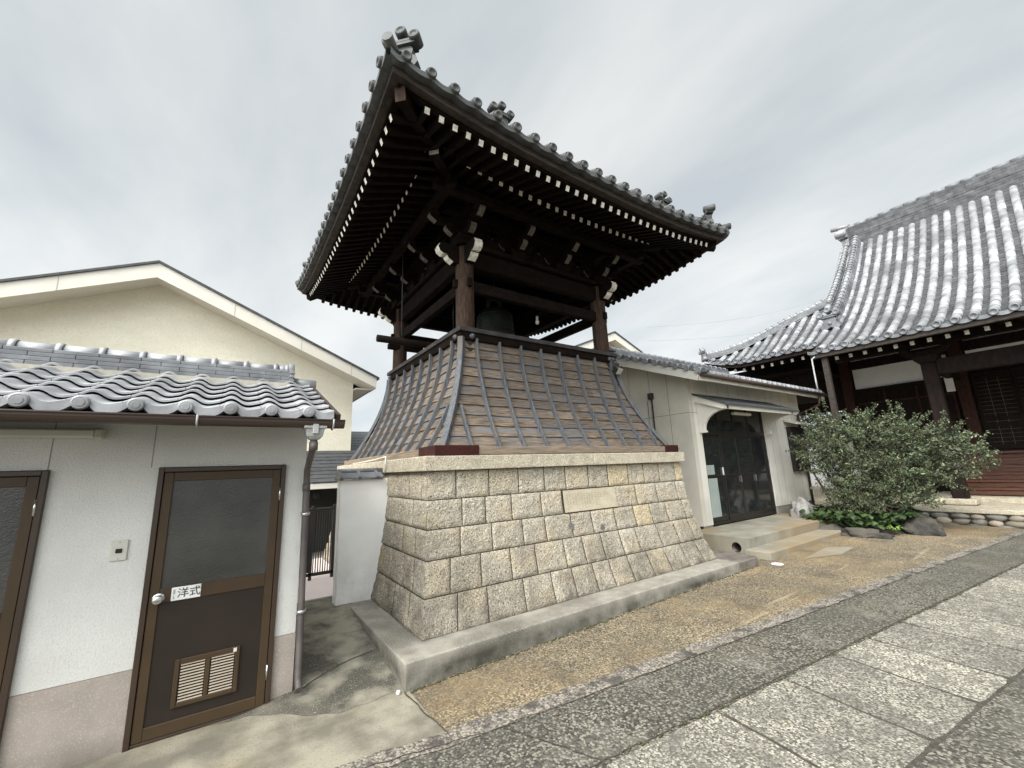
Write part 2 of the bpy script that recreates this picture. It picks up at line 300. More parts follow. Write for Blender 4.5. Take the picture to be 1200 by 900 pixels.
m_cobble = mat('cobble', (0.16, 0.15, 0.13), (0.09, 0.083, 0.072), nscale=7, rough=0.8, island=0.35, icol=((0.22, 0.19, 0.145), 0.7, 0.85), bump=0.4, bscale=40)
m_rock = mat('dark_garden_rock', (0.06, 0.056, 0.05), (0.02, 0.0195, 0.019), (0.10, 0.088, 0.07), nscale=5, rough=0.85, bump=0.9, bscale=18, bdist=0.03)
m_rock_l = mat('pale_garden_rock', (0.29, 0.28, 0.265), (0.12, 0.117, 0.11), nscale=6, rough=0.85, bump=0.9, bscale=16, bdist=0.03)
m_leaf = mat('shrub_leaf', (0.088, 0.112, 0.055), (0.038, 0.054, 0.029), nscale=3, rough=0.5, island=0.45, icol=((0.15, 0.17, 0.09), 0.62, 0.95), spec=0.35)
m_host = mat('broad_leaf', (0.045, 0.075, 0.022), (0.024, 0.042, 0.014), nscale=5, rough=0.45, island=0.3, spec=0.4)
m_bark = mat('bark', (0.10, 0.075, 0.055), (0.06, 0.045, 0.035), nscale=10, rough=0.9, bump=0.6, bscale=30)
m_soil = mat('soil', (0.05, 0.04, 0.03), (0.03, 0.025, 0.02), nscale=12, rough=0.95, bump=0.8, bscale=30)
m_pad = mat('platform_concrete', (0.30, 0.28, 0.225), (0.20, 0.187, 0.152), (0.26, 0.185, 0.10), nscale=3.2, rough=0.8, bump=0.3, bscale=90, bdist=0.003, stain=((0.16, 0.165, 0.14), 0.0, 0.32, 0.7))
m_pinkfl = mat('pale_pink_floor', (0.60, 0.52, 0.50), (0.55, 0.47, 0.45), nscale=3, rough=0.6)
m_ramp = mat('mottled_ramp', (0.25, 0.23, 0.18), (0.07, 0.066, 0.054), (0.10, 0.092, 0.075), nscale=3.4, detail=11, rough=0.92, lo=0.38, hi=0.58, bump=0.5, bscale=60, bdist=0.006, speck=[((0.32, 0.29, 0.22), 100)], sthr=(0.58, 0.72))
m_apron = mat('worn_apron', (0.29, 0.265, 0.205), (0.15, 0.138, 0.107), (0.25, 0.21, 0.13), nscale=2.6, detail=11, rough=0.92, lo=0.40, hi=0.60, bump=0.5, bscale=70, bdist=0.005, speck=[((0.12, 0.11, 0.09), 95)], sthr=(0.58, 0.7))
m_lamp_b = mat('fitting_beige', (0.55, 0.54, 0.47), (0.5, 0.49, 0.43), rough=0.5)
m_sign = mat('sign_plate', (0.72, 0.72, 0.69), (0.66, 0.66, 0.63), nscale=10, rough=0.4)
m_ink = mat('black_ink', (0.02, 0.02, 0.02), (0.03, 0.03, 0.03), rough=0.5)
m_slot = mat('vent_slot', (0.52, 0.44, 0.345), (0.45, 0.38, 0.30), rough=0.7)
m_bulb = mat('bulb_glass', (0.75, 0.76, 0.74), (0.7, 0.7, 0.68), rough=0.15, spec=0.6)
m_cable = mat('cable', (0.05, 0.05, 0.05), (0.04, 0.04, 0.04), rough=0.6)
m_pipe_w = mat('pale_conduit', (0.5, 0.5, 0.47), (0.42, 0.42, 0.4), rough=0.6)
m_aggr = pebble('orange_aggregate', [(0.255, 0.205, 0.13), (0.115, 0.098, 0.07), (0.41, 0.345, 0.235), (0.055, 0.048, 0.038), (0.22, 0.19, 0.14), (0.28, 0.205, 0.118), (0.20, 0.17, 0.125)], 72,
                big=[((0.10, 0.085, 0.06), 0.7, 0.38, 0.64, 0.68), ((0.06, 0.05, 0.038), 2.4, 0.48, 0.70, 0.55), ((0.36, 0.245, 0.12), 0.75, 0.48, 0.68, 0.36)], streak=((0.45, 0.38, 0.25), 0.8, 0.635, 0.66, R(-20)), dark=(0.06, 0.048, 0.033))
m_asph = pebble('grey_aggregate', [(0.10, 0.09, 0.072), (0.062, 0.056, 0.046), (0.20, 0.18, 0.145), (0.035, 0.032, 0.027), (0.115, 0.105, 0.086), (0.24, 0.22, 0.18)], 66,
                big=[((0.065, 0.062, 0.052), 1.1, 0.42, 0.66, 0.6), ((0.22, 0.205, 0.17), 2.6, 0.54, 0.74, 0.45), ((0.10, 0.09, 0.06), 0.6, 0.5, 0.7, 0.4)], dark=(0.045, 0.042, 0.036), bump=0.6)
m_strip = pebble('pink_grey_strip', [(0.255, 0.225, 0.185), (0.18, 0.16, 0.132), (0.31, 0.275, 0.228), (0.11, 0.098, 0.082), (0.23, 0.205, 0.17)], 60,
                 big=[((0.05, 0.046, 0.042), 6.0, 0.50, 0.62, 0.85)], dark=(0.07, 0.063, 0.056), bump=0.9)
m_slab = pebble('granite_slab', [(0.37, 0.345, 0.285), (0.23, 0.213, 0.175), (0.46, 0.43, 0.35), (0.075, 0.069, 0.057), (0.28, 0.26, 0.213), (0.14, 0.129, 0.107), (0.36, 0.336, 0.28)], 78,
                big=[((0.115, 0.107, 0.09), 9.0, 0.47, 0.64, 0.7), ((0.52, 0.49, 0.40), 1.6, 0.56, 0.70, 0.001), ((0.10, 0.093, 0.078), 1.0, 0.42, 0.66, 0.55)], dark=(0.10, 0.092, 0.075), bump=1.0, island=0.13)
m_base = mat('ground_concrete', (0.20, 0.185, 0.155), (0.14, 0.13, 0.11), nscale=3, rough=0.95, bump=0.4, bscale=80, speck=[((0.28, 0.26, 0.22), 100)], sthr=(0.56, 0.7))
m_crack = mat('joint_dark', (0.075, 0.065, 0.05), (0.04, 0.035, 0.029), nscale=30, rough=0.95)

# ------------------------------------------------------------------ ground
def gz(x, y=0): return 0.015*max(0.0, min(x, 14.0)-1.3)
def sheet(name, xs, y0f, y1f, off, mt, ny=6):
    mb = MB()
    for a, b_ in zip(xs[:-1], xs[1:]):
        mb.grid(lambda u, v: ((a+(b_-a)*u), (1-v)*y0f(a+(b_-a)*u)+v*y1f(a+(b_-a)*u), gz(a+(b_-a)*u)+off), 1, ny, sm=False)
    return struct(mb.build(name, mt))
xs_all = [-60, -5, -1, 1.3] + [1.3+i*0.5 for i in range(1, 26)] + [60, 400]
mb = MB()
ys_b = [-400, -60, -10, 0, 3, 10, 60, 400]
xb = [-400, -60, 1.3, 14.0, 60, 400]
for a, b_ in zip(xb[:-1], xb[1:]):
    for c, d in zip(ys_b[:-1], ys_b[1:]):
        mb.add([(a, c, gz(a)-.012), (b_, c, gz(b_)-.012), (b_, d, gz(b_)-.012), (a, d, gz(a)-.012)], [(0, 1, 2, 3)])
struct(mb.build('ground', m_base))
up_e = lambda x: 2.744-0.1302*(x-1.786) + 0.012*math.sin(x*9.1)+0.008*math.sin(x*23)
lo_e = lambda x: 2.600-0.1275*(x-1.7) + 0.010*math.sin(x*7.3+1)+0.007*math.sin(x*19)
sl_e = lambda x: 1.955-0.124*(x-2.0)
fine = lambda a, b_, n: [a+(b_-a)*i/n for i in range(n+1)]
sheet('path', fine(1.3, 13.2, 60), lambda x: up_e(x)-.03, lambda x: 3.5 if x < 6.9 else 5.2, 0.0, m_aggr)
def sst(t): t = min(1, max(0, t)); return t*t*(3-2*t)
def az(x, y): return (max(0, min(0.2, (y-3.44)/1.86*0.2))*sst((x-.15)/.4) if y > 3.44 else 0)
mb = MB(); xs_ = [-8, -3] + fine(-1, 1.3, 23)
for a, b_ in zip(xs_[:-1], xs_[1:]):
    mb.grid(lambda u, v: ((lambda x: (x, (1-v)*(up_e(x)-.03)+v*3.98, az(x, (1-v)*(up_e(x)-.03)+v*3.98)+gz(x)))(a+(b_-a)*u)), 1, 24, sm=False)
struct(mb.build('apron', m_apron))
sheet('road', [-8, -3] + fine(-1, 13.2, 60), lambda x: sl_e(x)-0.06, lambda x: lo_e(x)+.02, 0.0, m_asph)
sheet('edging_strip', fine(-3, 13.2, 190), lo_e, up_e, 0.004, m_strip, 2)
# mottled concrete ramp up the passage
mb = MB()
def rz(y): return max(0, min(0.2, (y-3.44)/1.86*0.2))
for a, b_ in ((3.90, 5.3), (5.3, 5.75)):
    mb.grid(lambda u, v: (0.42+u*0.9, a+(b_-a)*v, rz(a+(b_-a)*v)+0.004), 10, 12, sm=False)
def rfront(x): return min(3.9, 3.89-0.44*sst((x+.1)/1.1)+0.03*math.sin(x*7)*sst((x+.1)/.4)+0.010*math.sin(x*29)*sst((x+.1)/.4))
mb.grid(lambda u, v: ((lambda x: (x, rfront(x)*(1-v)+3.90*v, az(x, rfront(x)*(1-v)+3.90*v)+0.003))(-.15+u*1.43)), 50, 8, sm=False)
struct(mb.build('ramp', m_ramp))
mb = MB(); mb.box(0.3, 1.6, 5.752, 8.4, 0.0, 0.215); struct(mb.build('passage_floor', m_pinkfl))
# expansion joint of the ramp (thin dark crack) and the joint between apron and aggregate
mb = MB()
def crack(pts, w, zoff, zf):
    P = []
    for a, b_ in zip(pts[:-1], pts[1:]):
        n = max(2, int(math.dist(a, b_)/0.05))
        for i in range(n): P.append((a[0]+(b_[0]-a[0])*i/n+random.uniform(-.008, .008), a[1]+(b_[1]-a[1])*i/n+random.uniform(-.008, .008)))
    P.append(pts[-1])
    for a, b_ in zip(P[:-1], P[1:]):
        dx, dy = b_[0]-a[0], b_[1]-a[1]; l = math.hypot(dx, dy) or 1; ww = w*random.uniform(.6, 1.3)/2; nx, ny = -dy/l*ww, dx/l*ww
        mb.add([(a[0]-nx, a[1]-ny, zf(*a)+zoff), (b_[0]-nx, b_[1]-ny, zf(*b_)+zoff), (b_[0]+nx, b_[1]+ny, zf(*b_)+zoff), (a[0]+nx, a[1]+ny, zf(*a)+zoff)], [(0, 1, 2, 3)])
crack([(0.56, 3.86), (0.78, 4.0), (1.02, 4.12), (1.22, 4.15)], 0.014, 0.006, lambda x, y: rz(y)+0.002)
crack([(1.26, 3.44), (1.28, 3.1), (1.31, 2.78)], 0.010, 0.006, lambda x, y: gz(x))
crack([(-1, 3.02), (0.8, 2.78), (1.7, 2.585), (3.2, 2.4), (5, 2.17), (8, 1.8), (12.5, 1.23)], 0.007, 0.008, lambda x, y: gz(x))
crack([(1.62, 2.6), (1.78, 2.25), (1.9, 1.97)], 0.010, 0.006, lambda x, y: gz(x))
crack([(3.95, 2.32), (4.02, 2.0), (4.4, 1.66)], 0.008, 0.006, lambda x, y: gz(x))
crack([(-1, 2.33), (1.9, 1.985), (5, 1.60), (9, 1.10), (13, 0.61)], 0.009, 0.006, lambda x, y: gz(x))
struct(mb.build('ground_joints', m_crack))
# granite slabs, laid in rows with dark joints
mb = MB(); th = math.atan(-0.124); ex = Vector((math.cos(th), math.sin(th), 0)); ey = Vector((-math.sin(th), math.cos(th), 0)); o0 = Vector((2.0, 1.955, 0))
rs = random.Random(5)
def slab(s0, s1, t0, t1):
    g_ = 0.013; cs = [(s0+g_, t0+g_), (s1-g_, t0+g_), (s1-g_, t1-g_), (s0+g_, t1-g_)]
    def P(s_, t_, dz): q = o0+ex*s_+ey*t_; return (q.x, q.y, gz(q.x)+dz)
    dz = 0.0055+rs.uniform(0, .0015); n = 6
    ring = []
    for k in range(4):
        a, b_ = cs[k], cs[(k+1) % 4]
        for i in range(n):
            s_, t_ = a[0]+(b_[0]-a[0])*i/n, a[1]+(b_[1]-a[1])*i/n
            jit = rs.uniform(-.006, .004); 
            if i == 0: s_ += (0.012 if k in (0, 3) else -0.012); t_ += (0.012 if k in (0, 1) else -0.012)
            elif k in (0, 2): t_ += jit
            else: s_ += jit
            ring.append((s_, t_))
    m_ = len(ring); mb.add([P(a, b_, dz) for a, b_ in ring]+[P(a+((s0+s1)/2-a)*-.006, b_+((t0+t1)/2-b_)*-.01, dz-.02) for a, b_ in ring],
                           [tuple(range(m_))]+[(k, k+m_, (k+1) % m_+m_, (k+1) % m_) for k in range(m_)])
cuts = [-1.55, -0.85, -0.14, 0.06, 0.83, 1.58, 2.28, 2.85, 3.50, 4.16, 4.86, 5.5, 6.1, 6.8, 7.45, 8.05, 8.7, 9.4, 10.05, 10.7]
cuts = [c for c in cuts if c != 0.06]
for a, b_ in zip(cuts[:-1], cuts[1:]): slab(a, b_, -0.86, -0.0)
struct(mb.build('pavement', m_slab))
sheet('pavement_bed', [-1.0] + fine(1.3, 13.2, 20), lambda x: sl_e(x)-1.0, lambda x: sl_e(x)-0.06, 0.0025, m_crack)
sheet('far_road', [-8.0, -1.0] + fine(1.3, 13.2, 40), lambda x: sl_e(x)-14.0, lambda x: sl_e(x)-0.875, 0.0045, m_asph)
# square concrete patch, disc cover, light chip
mb = MB(); mb.add([(7.57, 3.14, gz(7.6)+.005), (8.22, 2.86, gz(8.2)+.005), (8.95, 2.9, gz(8.9)+.005), (8.72, 3.22, gz(8.7)+.005)], [(0, 1, 2, 3)])
mb.build('concrete_patch', m_pad); struct(bpy.data.objects['concrete_patch'])
mb = MB(); mb.lathe((6.98, 3.27, gz(7)+.003), [(0.0, .006), (.075, .006), (.085, 0)], 20); o = mb.build('drain_cover', m_plaster)
tag(o, 'small round white cover set in the aggregate path near the door step', 'drain cover')
mb = MB(); mb.ball((1.215, 3.44, .015), (.018, .015, .018), seed=4, amp=.6, nu=9, nv=6); o = mb.build('white_stone', m_plaster)
tag(o, 'small white stone lying at the corner of the concrete plinth', 'stone')
mb = MB(); mb.add([(3.42, 2.375, gz(3.4)+.006), (3.62, 2.33, gz(3.6)+.006), (3.78, 2.36, gz(3.7)+.006), (3.60, 2.42, gz(3.6)+.006)], [(0, 1, 2, 3)])
struct(mb.build('mortar_patch', m_kerb))

# ------------------------------------------------------------------ concrete plinth round the bell tower
pl = thing('concrete_plinth', 'low grey concrete plinth kerb running round the foot of the stone base', 'plinth', (1.26, 3.44, 0))
mb = MB(); mb.box(1.263, 6.22, 3.44, 8.7, -0.1, 0.2); mb.build('slab', m_kerb, pl, bevel=.012, bseg=2)
mb = MB(); mb.box(6.224, 6.76, 3.43, 5.2, -0.1, 0.204); mb.build('end_slab', mat('dark_mortar_slab', (0.17, 0.15, 0.13), (0.09, 0.08, 0.07), (0.26, 0.22, 0.19), nscale=6, bump=.7, bscale=40, bdist=.01), pl, bevel=.015)

# ------------------------------------------------------------------ bell tower
CX, CY = 3.846, 6.057
tw = thing('bell_tower', 'dark timber bell tower with tiled roof on a flared plank skirt and stone base', 'bell tower', (CX, CY, 0.2))
B0 = (1.516, 6.176, 3.74, 8.374); B1 = (1.70, 6.02, 4.06, 8.05); ZB, ZT = 0.2, 1.65
def binset(u): return 1-(1-u)**2.1
def brect(u, ins=0.0):
    k = binset(u); q = [a+(b_-a)*k for a, b_ in zip(B0, B1)]
    return q[0]+ins, q[1]-ins, q[2]+ins, q[3]-ins
def bpt(side, a, u, out=0.0):
    x0, x1, y0, y1 = brect(u, -out); z = ZB+(ZT-ZB)*u
    if side == 0: return (x0+(x1-x0)*a, y0, z)
    if side == 1: return (x1, y0+(y1-y0)*a, z)
    if side == 2: return (x1+(x0-x1)*a, y1, z)
    return (x0, y1+(y0-y1)*a, z)
mb = MB()
for s_ in range(4): mb.grid(lambda u, v: bpt(s_, u, v, -0.022), 4, 14, sm=True)
mb.build('mortar_core', m_mortar, tw)
# measured joints of the front face (fractions along the face), random elsewhere
rows = 5; rs = random.Random(11)
front = {4: [0, .074, .169, .263, .353, .433, .526, .612, .708, .789, .872, .965, 1],
         3: [0, .09, .156, .236, .335, .412, .635, .732, .84, .954, 1],
         2: [0, .084, .171, .265, .34, .434, .514, .612, .702, .783, .865, .963, 1],
         1: [0, .058, .136, .219, .295, .391, .46, .533, .611, .683, .786, .876, .958, 1],
         0: [0, .075, .148, .246, .331, .4, .473, .537, .612, .697, .778, .864, .944, 1]}
mb = MB()
zu = [0, .205, .415, .605, .80, 1.0]
def pillow(side, a0, a1, u0, u1, seed, flat=False):
    gap = 0.0013; ga, gu = (0 if a0 <= 0 else gap), (0 if a1 >= 1 else gap); nu, nv = 14, 12
    def fn(i, j):
        a = a0+ga+(a1-gu-a0-ga)*i; u = u0+.0030+(u1-u0-.006)*j
        a += .0012*noise.noise(Vector((a*30, u*20, seed))) if 0 < i < 1 else 0
        ed = min(1, min((i if a0 > 0 else 1), (1-i if a1 < 1 else 1), j, 1-j)*14)
        out = -0.012 + 0.012*ed + (0 if flat else (0.011*noise.noise(Vector((a*22, u*11, seed*1.7+side*9)))+0.011*noise.noise(Vector((a*75, u*32, seed*3.1)))+0.002)*ed)
        return bpt(side, a, u, out)
    mb.grid(fn, nu, nv, sm=True)
for r_ in range(rows):
    u0, u1 = zu[r_], zu[r_+1]
    for side in range(4):
        if side == 0: c = front[r_]
        else:
            n = 14 if side == 3 else 12; c = [0]
            while c[-1] < 1:
                c.append(c[-1]+rs.uniform(.065, .10))
            c[-1] = 1
            if c[-1]-c[-2] < .04: c.pop(-2)
        for k, (a, b_) in enumerate(zip(c[:-1], c[1:])):
            if side == 0 and r_ == 3 and a == .412: continue
            pillow(side, a, b_, u0, u1, r_*20+k)
mb.build('stone_base', m_granite, tw)
# inscribed plaque stone in the second course (worn carved columns of writing)
mbp = MB(); mb = mbp
def pf(i, j):
    a = .415+.217*i; u = .613+.18*j; return bpt(0, a, u, 0.004)
mb.grid(pf, 6, 4, sm=False)
mb.grid(lambda i, j: bpt(0, .415+.217*i, .613, .004-.026*j), 1, 1); mb.grid(lambda i, j: bpt(0, .415+.217*i, .793, -.022+.026*j), 1, 1)
pq = mb.build('inscribed_stone', mat('smooth_granite', (0.47, 0.415, 0.31), (0.40, 0.35, 0.26), nscale=9, rough=.8, speck=[((.25, .22, .17), 120)], sthr=(.56, .68), bump=.3, bscale=60, bdist=.004), tw)
pq['label'] = 'smooth stone panel with worn carved columns of writing'
mb = MB(); rr = random.Random(3)
for c in range(15):
    a = .430+c*.0110 + (0.004 if c > 9 else 0)
    top = .765 if c not in (4, 5) else .775; n = rr.choice((7, 8, 9, 6))
    if c > 10: n = rr.choice((2, 3)); 
    for k in range(n):
        u = top-.012-k*.0165
        for q in range(4):
            da, du = rr.uniform(-.0028, .0028), rr.uniform(-.005, .005); w_, h_ = rr.choice(((.0024, .0011), (.0006, .005), (.0018, .0011)))
            P_ = [bpt(0, a+da-w_, u+du-h_, .0055), bpt(0, a+da+w_, u+du-h_, .0055), bpt(0, a+da+w_, u+du+h_, .0055), bpt(0, a+da-w_, u+du+h_, .0055)]
            mb.add(P_, [(0, 1, 2, 3)])
mb.build('carved_writing', mat('worn_ink', (.24, .21, .165), (.33, .29, .22), nscale=40, rough=.9), pq)
# two dark chips in the face
for (a, u, r_) in ((.428, .50, .055), (.545, .455, .04)):
    mb = MB(); c = Vector(bpt(0, a, u, 0.006)); mb.add([c+Vector((r_*math.cos(t)*(.7+.5*rr.random()), -.004-.003*math.sin(t), r_*math.sin(t)*(.7+.5*rr.random()))) for t in [k*math.pi/5 for k in range(10)]], [tuple(range(10))])
    mb.build('repair_patch', mat('grey_chip', (.12, .12, .115), (.18, .18, .17), rough=.8), tw)
# cap stones
def ringbox(name, mt, x0, x1, y0, y1, z0, z1, w, cuts_f, parent, bevel=.01):
    mb = MB(); g_ = .0025
    xs = [x0]+[x0+(x1-x0)*c for c in cuts_f]+[x1]
    for a, b_ in zip(xs[:-1], xs[1:]): mb.box(a+g_, b_-g_, y0, y0+w, z0, z1); mb.box(a+g_, b_-g_, y1-w, y1, z0, z1)
    ys = [y0+w]+[y0+w+(y1-y0-2*w)*c for c in cuts_f]+[y1-w]
    for a, b_ in zip(ys[:-1], ys[1:]): mb.box(x0, x0+w, a+g_, b_-g_, z0, z1); mb.box(x1-w, x1, a+g_, b_-g_, z0, z1)
    return mb.build(name, mt, parent, bevel=bevel, bseg=2)
ringbox('cap_stone', m_cap, 1.650, 6.075, 4.00, 8.11, 1.652, 1.806, 0.62, [.54], tw)
mb = MB(); mb.box(1.9, 5.8, 4.3, 7.8, 1.5, 1.78); mb.build('floor_fill', m_mortar, tw)
# flared plank skirt (hakama)
HZ0, HZ1 = 1.90, 3.36
def he(z): u = min(1, max(0, (HZ1-z)/(HZ1-HZ0))); return 1.43+0.50*u**1.75
def hp(side, a, z, out=0.0):
    e = he(z)+out
    return [(CX+a, CY-e, z), (CX+e, CY+a, z), (CX-a, CY+e, z), (CX-e, CY-a, z)][side]
mb = MB(); nb = 11; rs = random.Random(21)
for side in range(4):
    for k in range(nb):
        z0, z1 = HZ0+(HZ1-HZ0)*k/nb, HZ0+(HZ1-HZ0)*(k+1)/nb; e0, e1 = he(z0), he(z1)
        cs = [-1, rs.uniform(-.5, -.1), rs.uniform(.1, .6), 1]
        for a, b_ in zip(cs[:-1], cs[1:]):
            w_ = rs.uniform(-.003, .003)
            zz = [rs.uniform(-.006, .006) for _ in range(9)]
            n = 8
            vs = []
            for i in range(n+1):
                t = a+(b_-a)*i/n; dz = zz[i] if 0 < i < n else 0
                vs += [hp(side, t*e1, z1, 0), hp(side, t*e0, z0+dz, .018+w_), hp(side, t*e0, z0+dz, -.012)]
            mb.add(vs, [(3*i, 3*i+1, 3*i+4, 3*i+3) for i in range(n)]+[(3*i+1, 3*i+2, 3*i+5, 3*i+4) for i in range(n)])
mb.build('plank_skirt', m_plank, tw)
bi = 0
for side in range(4):
    for a in [-1.60, -1.235, -0.875, -0.515, -0.155, 0.205, 0.58, 0.955, 1.34, 1.70]:
        if side in (1, 2): continue
        aa = a if side == 0 else -a
        zs = [HZ1-(HZ1-HZ0)*i/14 for i in range(15)]; zs = [z for z in zs if he(z) > abs(aa)+.03]
        if len(zs) < 3: continue
        mb = MB(); vs = []
        for z in zs:
            for w_, o_ in ((-.020, .004), (-.0135, .070), (.0135, .070), (.020, .004)): vs.append(hp(side, aa+w_, z, o_))
        n = len(zs); fs = [(4*i+k, 4*i+(k+1) % 4, 4*i+4+(k+1) % 4, 4*i+4+k) for i in range(n-1) for k in range(4)]+[(0, 1, 2, 3), (4*n-1, 4*n-2, 4*n-3, 4*n-4)]
        mb.add(vs, fs); mb.build('batten', m_batten, tw, bevel=.004)
for sx, sy in ((-1, -1), (1, -1), (-1, 1)):
    mb = MB(); vs = []
    for i in range(15):
        z = HZ1-(HZ1-HZ0)*i/14; e = he(z)+.03; c = Vector((CX+sx*e, CY+sy*e, z)); t = Vector((sx, -sy, 0)).normalized()*.045; o_ = Vector((sx, sy, 0)).normalized()*.035
        vs += [c-t-o_, c-t*.8+o_, c+t*.8+o_, c+t-o_]
    mb.add(vs, [(4*i+k, 4*i+(k+1) % 4, 4*i+4+(k+1) % 4, 4*i+4+k) for i in range(14) for k in range(4)]+[(0, 1, 2, 3), (59, 58, 57, 56)])
    mb.build('corner_batten', m_batten, tw, bevel=.005)
ringbox('sill', m_sill, CX-2.07, CX+2.07, CY-2.04, CY+2.07, 1.811, 1.898, 0.16, [], tw, bevel=.008)
for sx, sy in ((-1, -1), (1, -1)):
    mb = MB(); xa, xb_ = sorted((CX+sx*2.085, CX+sx*(1.56 if sx < 0 else 1.76))); mb.box(xa, xb_, CY-2.055, CY-1.85, 1.807, 1.915)
    xa, xb_ = sorted((CX+sx*2.085, CX+sx*1.85)); mb.box(xa, xb_, CY-1.853, CY-1.60, 1.808, 1.914)
    for k in range(3): mb.lathe((CX+sx*(1.64+.16*k+(0.14 if sx > 0 else 0)), CY-2.056, 1.862+.02*(k % 2)), [(0, .006), (.008, .004), (.009, 0)], 8, axis=(0, -1, 0))
    mb.build('corner_clamp', m_rust, tw, bevel=.004)
# top rail of the skirt
for (nm, e, z0, z1) in (('top_rail', 1.475, 3.33, 3.435), ('rail_cap', 1.50, 3.438, 3.50)):
    ringbox(nm, m_wood if nm == 'top_rail' else mat('rail_dark', (.055, .05, .048), (.03, .027, .026), nscale=6, rough=.7, spec=.15), CX-e, CX+e, CY-e, CY+e, z0, z1, .16, [], tw, bevel=.006)
for (x, y, ax) in ((CX-1.30, CY-1.476, (0, -1, 0)), (CX-1.476, CY-1.33, (-1, 0, 0)), (CX-1.476, CY+1.38, (-1, 0, 0)), (CX+1.32, CY-1.476, (0, -1, 0)), (CX+1.40, CY-1.476, (0, -1, 0))):
    mb = MB(); mb.lathe((x, y, 3.385), [(.0, .035), (.016, .034), (.02, .022), (.036, .018), (.04, 0)], 12, axis=ax); mb.build('bolt_head', m_batten, tw)
# columns
CE = 1.315
for sx in (-1, 1):
    for sy in (-1, 1):
        mb = MB(); r_ = .128
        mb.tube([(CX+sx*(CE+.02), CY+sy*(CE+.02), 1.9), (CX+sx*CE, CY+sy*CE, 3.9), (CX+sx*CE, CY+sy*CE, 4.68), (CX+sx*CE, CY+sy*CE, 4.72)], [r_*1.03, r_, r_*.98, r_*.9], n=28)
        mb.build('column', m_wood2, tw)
# tie beams
def ringbeams(name, e, z0, z1, w, mt, ext=0.0, sides=(0, 1, 2, 3), bev=.008):
    for s_ in sides:
        a = -e-ext; b_ = e+ext; mb = MB()
        if s_ == 0: mb.box(CX+a, CX+b_, CY-e-w/2, CY-e+w/2, z0, z1)
        if s_ == 2: mb.box(CX+a, CX+b_, CY+e-w/2, CY+e+w/2, z0, z1)
        if s_ == 1: mb.box(CX+e-w/2, CX+e+w/2, CY+a, CY+b_, z0+.003, z1-.003)
        if s_ == 3: mb.box(CX-e-w/2, CX-e+w/2, CY+a, CY+b_, z0+.003, z1-.003)
        mb.build(name, mt, tw, bevel=bev)
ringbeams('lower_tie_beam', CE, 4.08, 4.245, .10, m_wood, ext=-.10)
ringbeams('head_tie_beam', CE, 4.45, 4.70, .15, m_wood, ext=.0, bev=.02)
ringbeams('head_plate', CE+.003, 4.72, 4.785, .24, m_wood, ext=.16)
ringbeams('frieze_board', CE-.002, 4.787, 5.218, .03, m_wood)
for sx in (-1, 1):
    for sy in (-1, 1):
        for ax in (0, 1):
            mb = MB(); 
            if ax == 0: mb.box(CX+sx*(CE+.115), CX+sx*(CE+.175), CY+sy*CE-.03, CY+sy*CE+.03, 4.10, 4.22)
            else: mb.box(CX+sx*CE-.03, CX+sx*CE+.03, CY+sy*(CE+.115), CY+sy*(CE+.175), 4.10, 4.22)
            mb.build('wedge', m_wood, tw, bevel=.004)
            # curled beam nose with white-painted rim
            mb = MB(); prof = [(0, 4.45), (.10, 4.45), (.17, 4.49), (.20, 4.53), (.20, 4.545), (.25, 4.54), (.30, 4.57), (.32, 4.625), (.295, 4.685), (.24, 4.71), (.17, 4.70), (.0, 4.70)]
            def pp(q, w_): 
                return (CX+sx*(CE+.10+q[0]), CY+sy*CE+w_, q[1]) if ax == 0 else (CX+sx*CE+w_, CY+sy*(CE+.10+q[0]), q[1])
            n = len(prof); vs = [pp(q, -.06) for q in prof]+[pp(q, .06) for q in prof]
            mb.add(vs, [tuple(range(n)), tuple(reversed(range(n, 2*n)))], 0)
            for k in range(n): mb.f.append((k, k+n, (k+1) % n+n, (k+1) % n)); mb.mi.append(1 if 1 <= k <= 8 and k not in (3,) else 0); mb.sm.append(False)
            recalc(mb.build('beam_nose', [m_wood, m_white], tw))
# bracket sets: arm with rounded underside, white end, bearing blocks
def arm(mb, c, d, L_, w_, h_, z):
    d = Vector(d).normalized(); c = Vector(c); r_ = Vector((-d.y, d.x, 0))*w_/2
    prof = [(0, 0), (L_-.10, 0), (L_-.04, .035), (L_, .07), (L_, h_), (0, h_)]; n = len(prof)
    vs = [c+d*a+Vector((0, 0, z+b_))-r_ for a, b_ in prof]+[c+d*a+Vector((0, 0, z+b_))+r_ for a, b_ in prof]
    mb.add(vs, [tuple(range(n)), tuple(reversed(range(n, 2*n)))], 0)
    o = len(mb.v)-2*n
    for k in range(n): mb.f.append((o+k, o+k+n, o+(k+1) % n+n, o+(k+1) % n)); mb.mi.append(1 if k in (1, 2, 3) else 0); mb.sm.append(False)
def block(mb, x, y, z, s, h_):
    mb.add([(x+a*s*.7/2, y+b_*s*.7/2, z) for a, b_ in ((-1, -1), (1, -1), (1, 1), (-1, 1))]+[(x+a*s/2, y+b_*s/2, z+h_*.5) for a, b_ in ((-1, -1), (1, -1), (1, 1), (-1, 1))]+[(x+a*s/2, y+b_*s/2, z+h_) for a, b_ in ((-1, -1), (1, -1), (1, 1), (-1, 1))],
           [(3, 2, 1, 0), (8, 9, 10, 11)]+[(k, (k+1) % 4, 4+(k+1) % 4, 4+k) for k in range(4)]+[(4+k, 4+(k+1) % 4, 8+(k+1) % 4, 8+k) for k in range(4)])
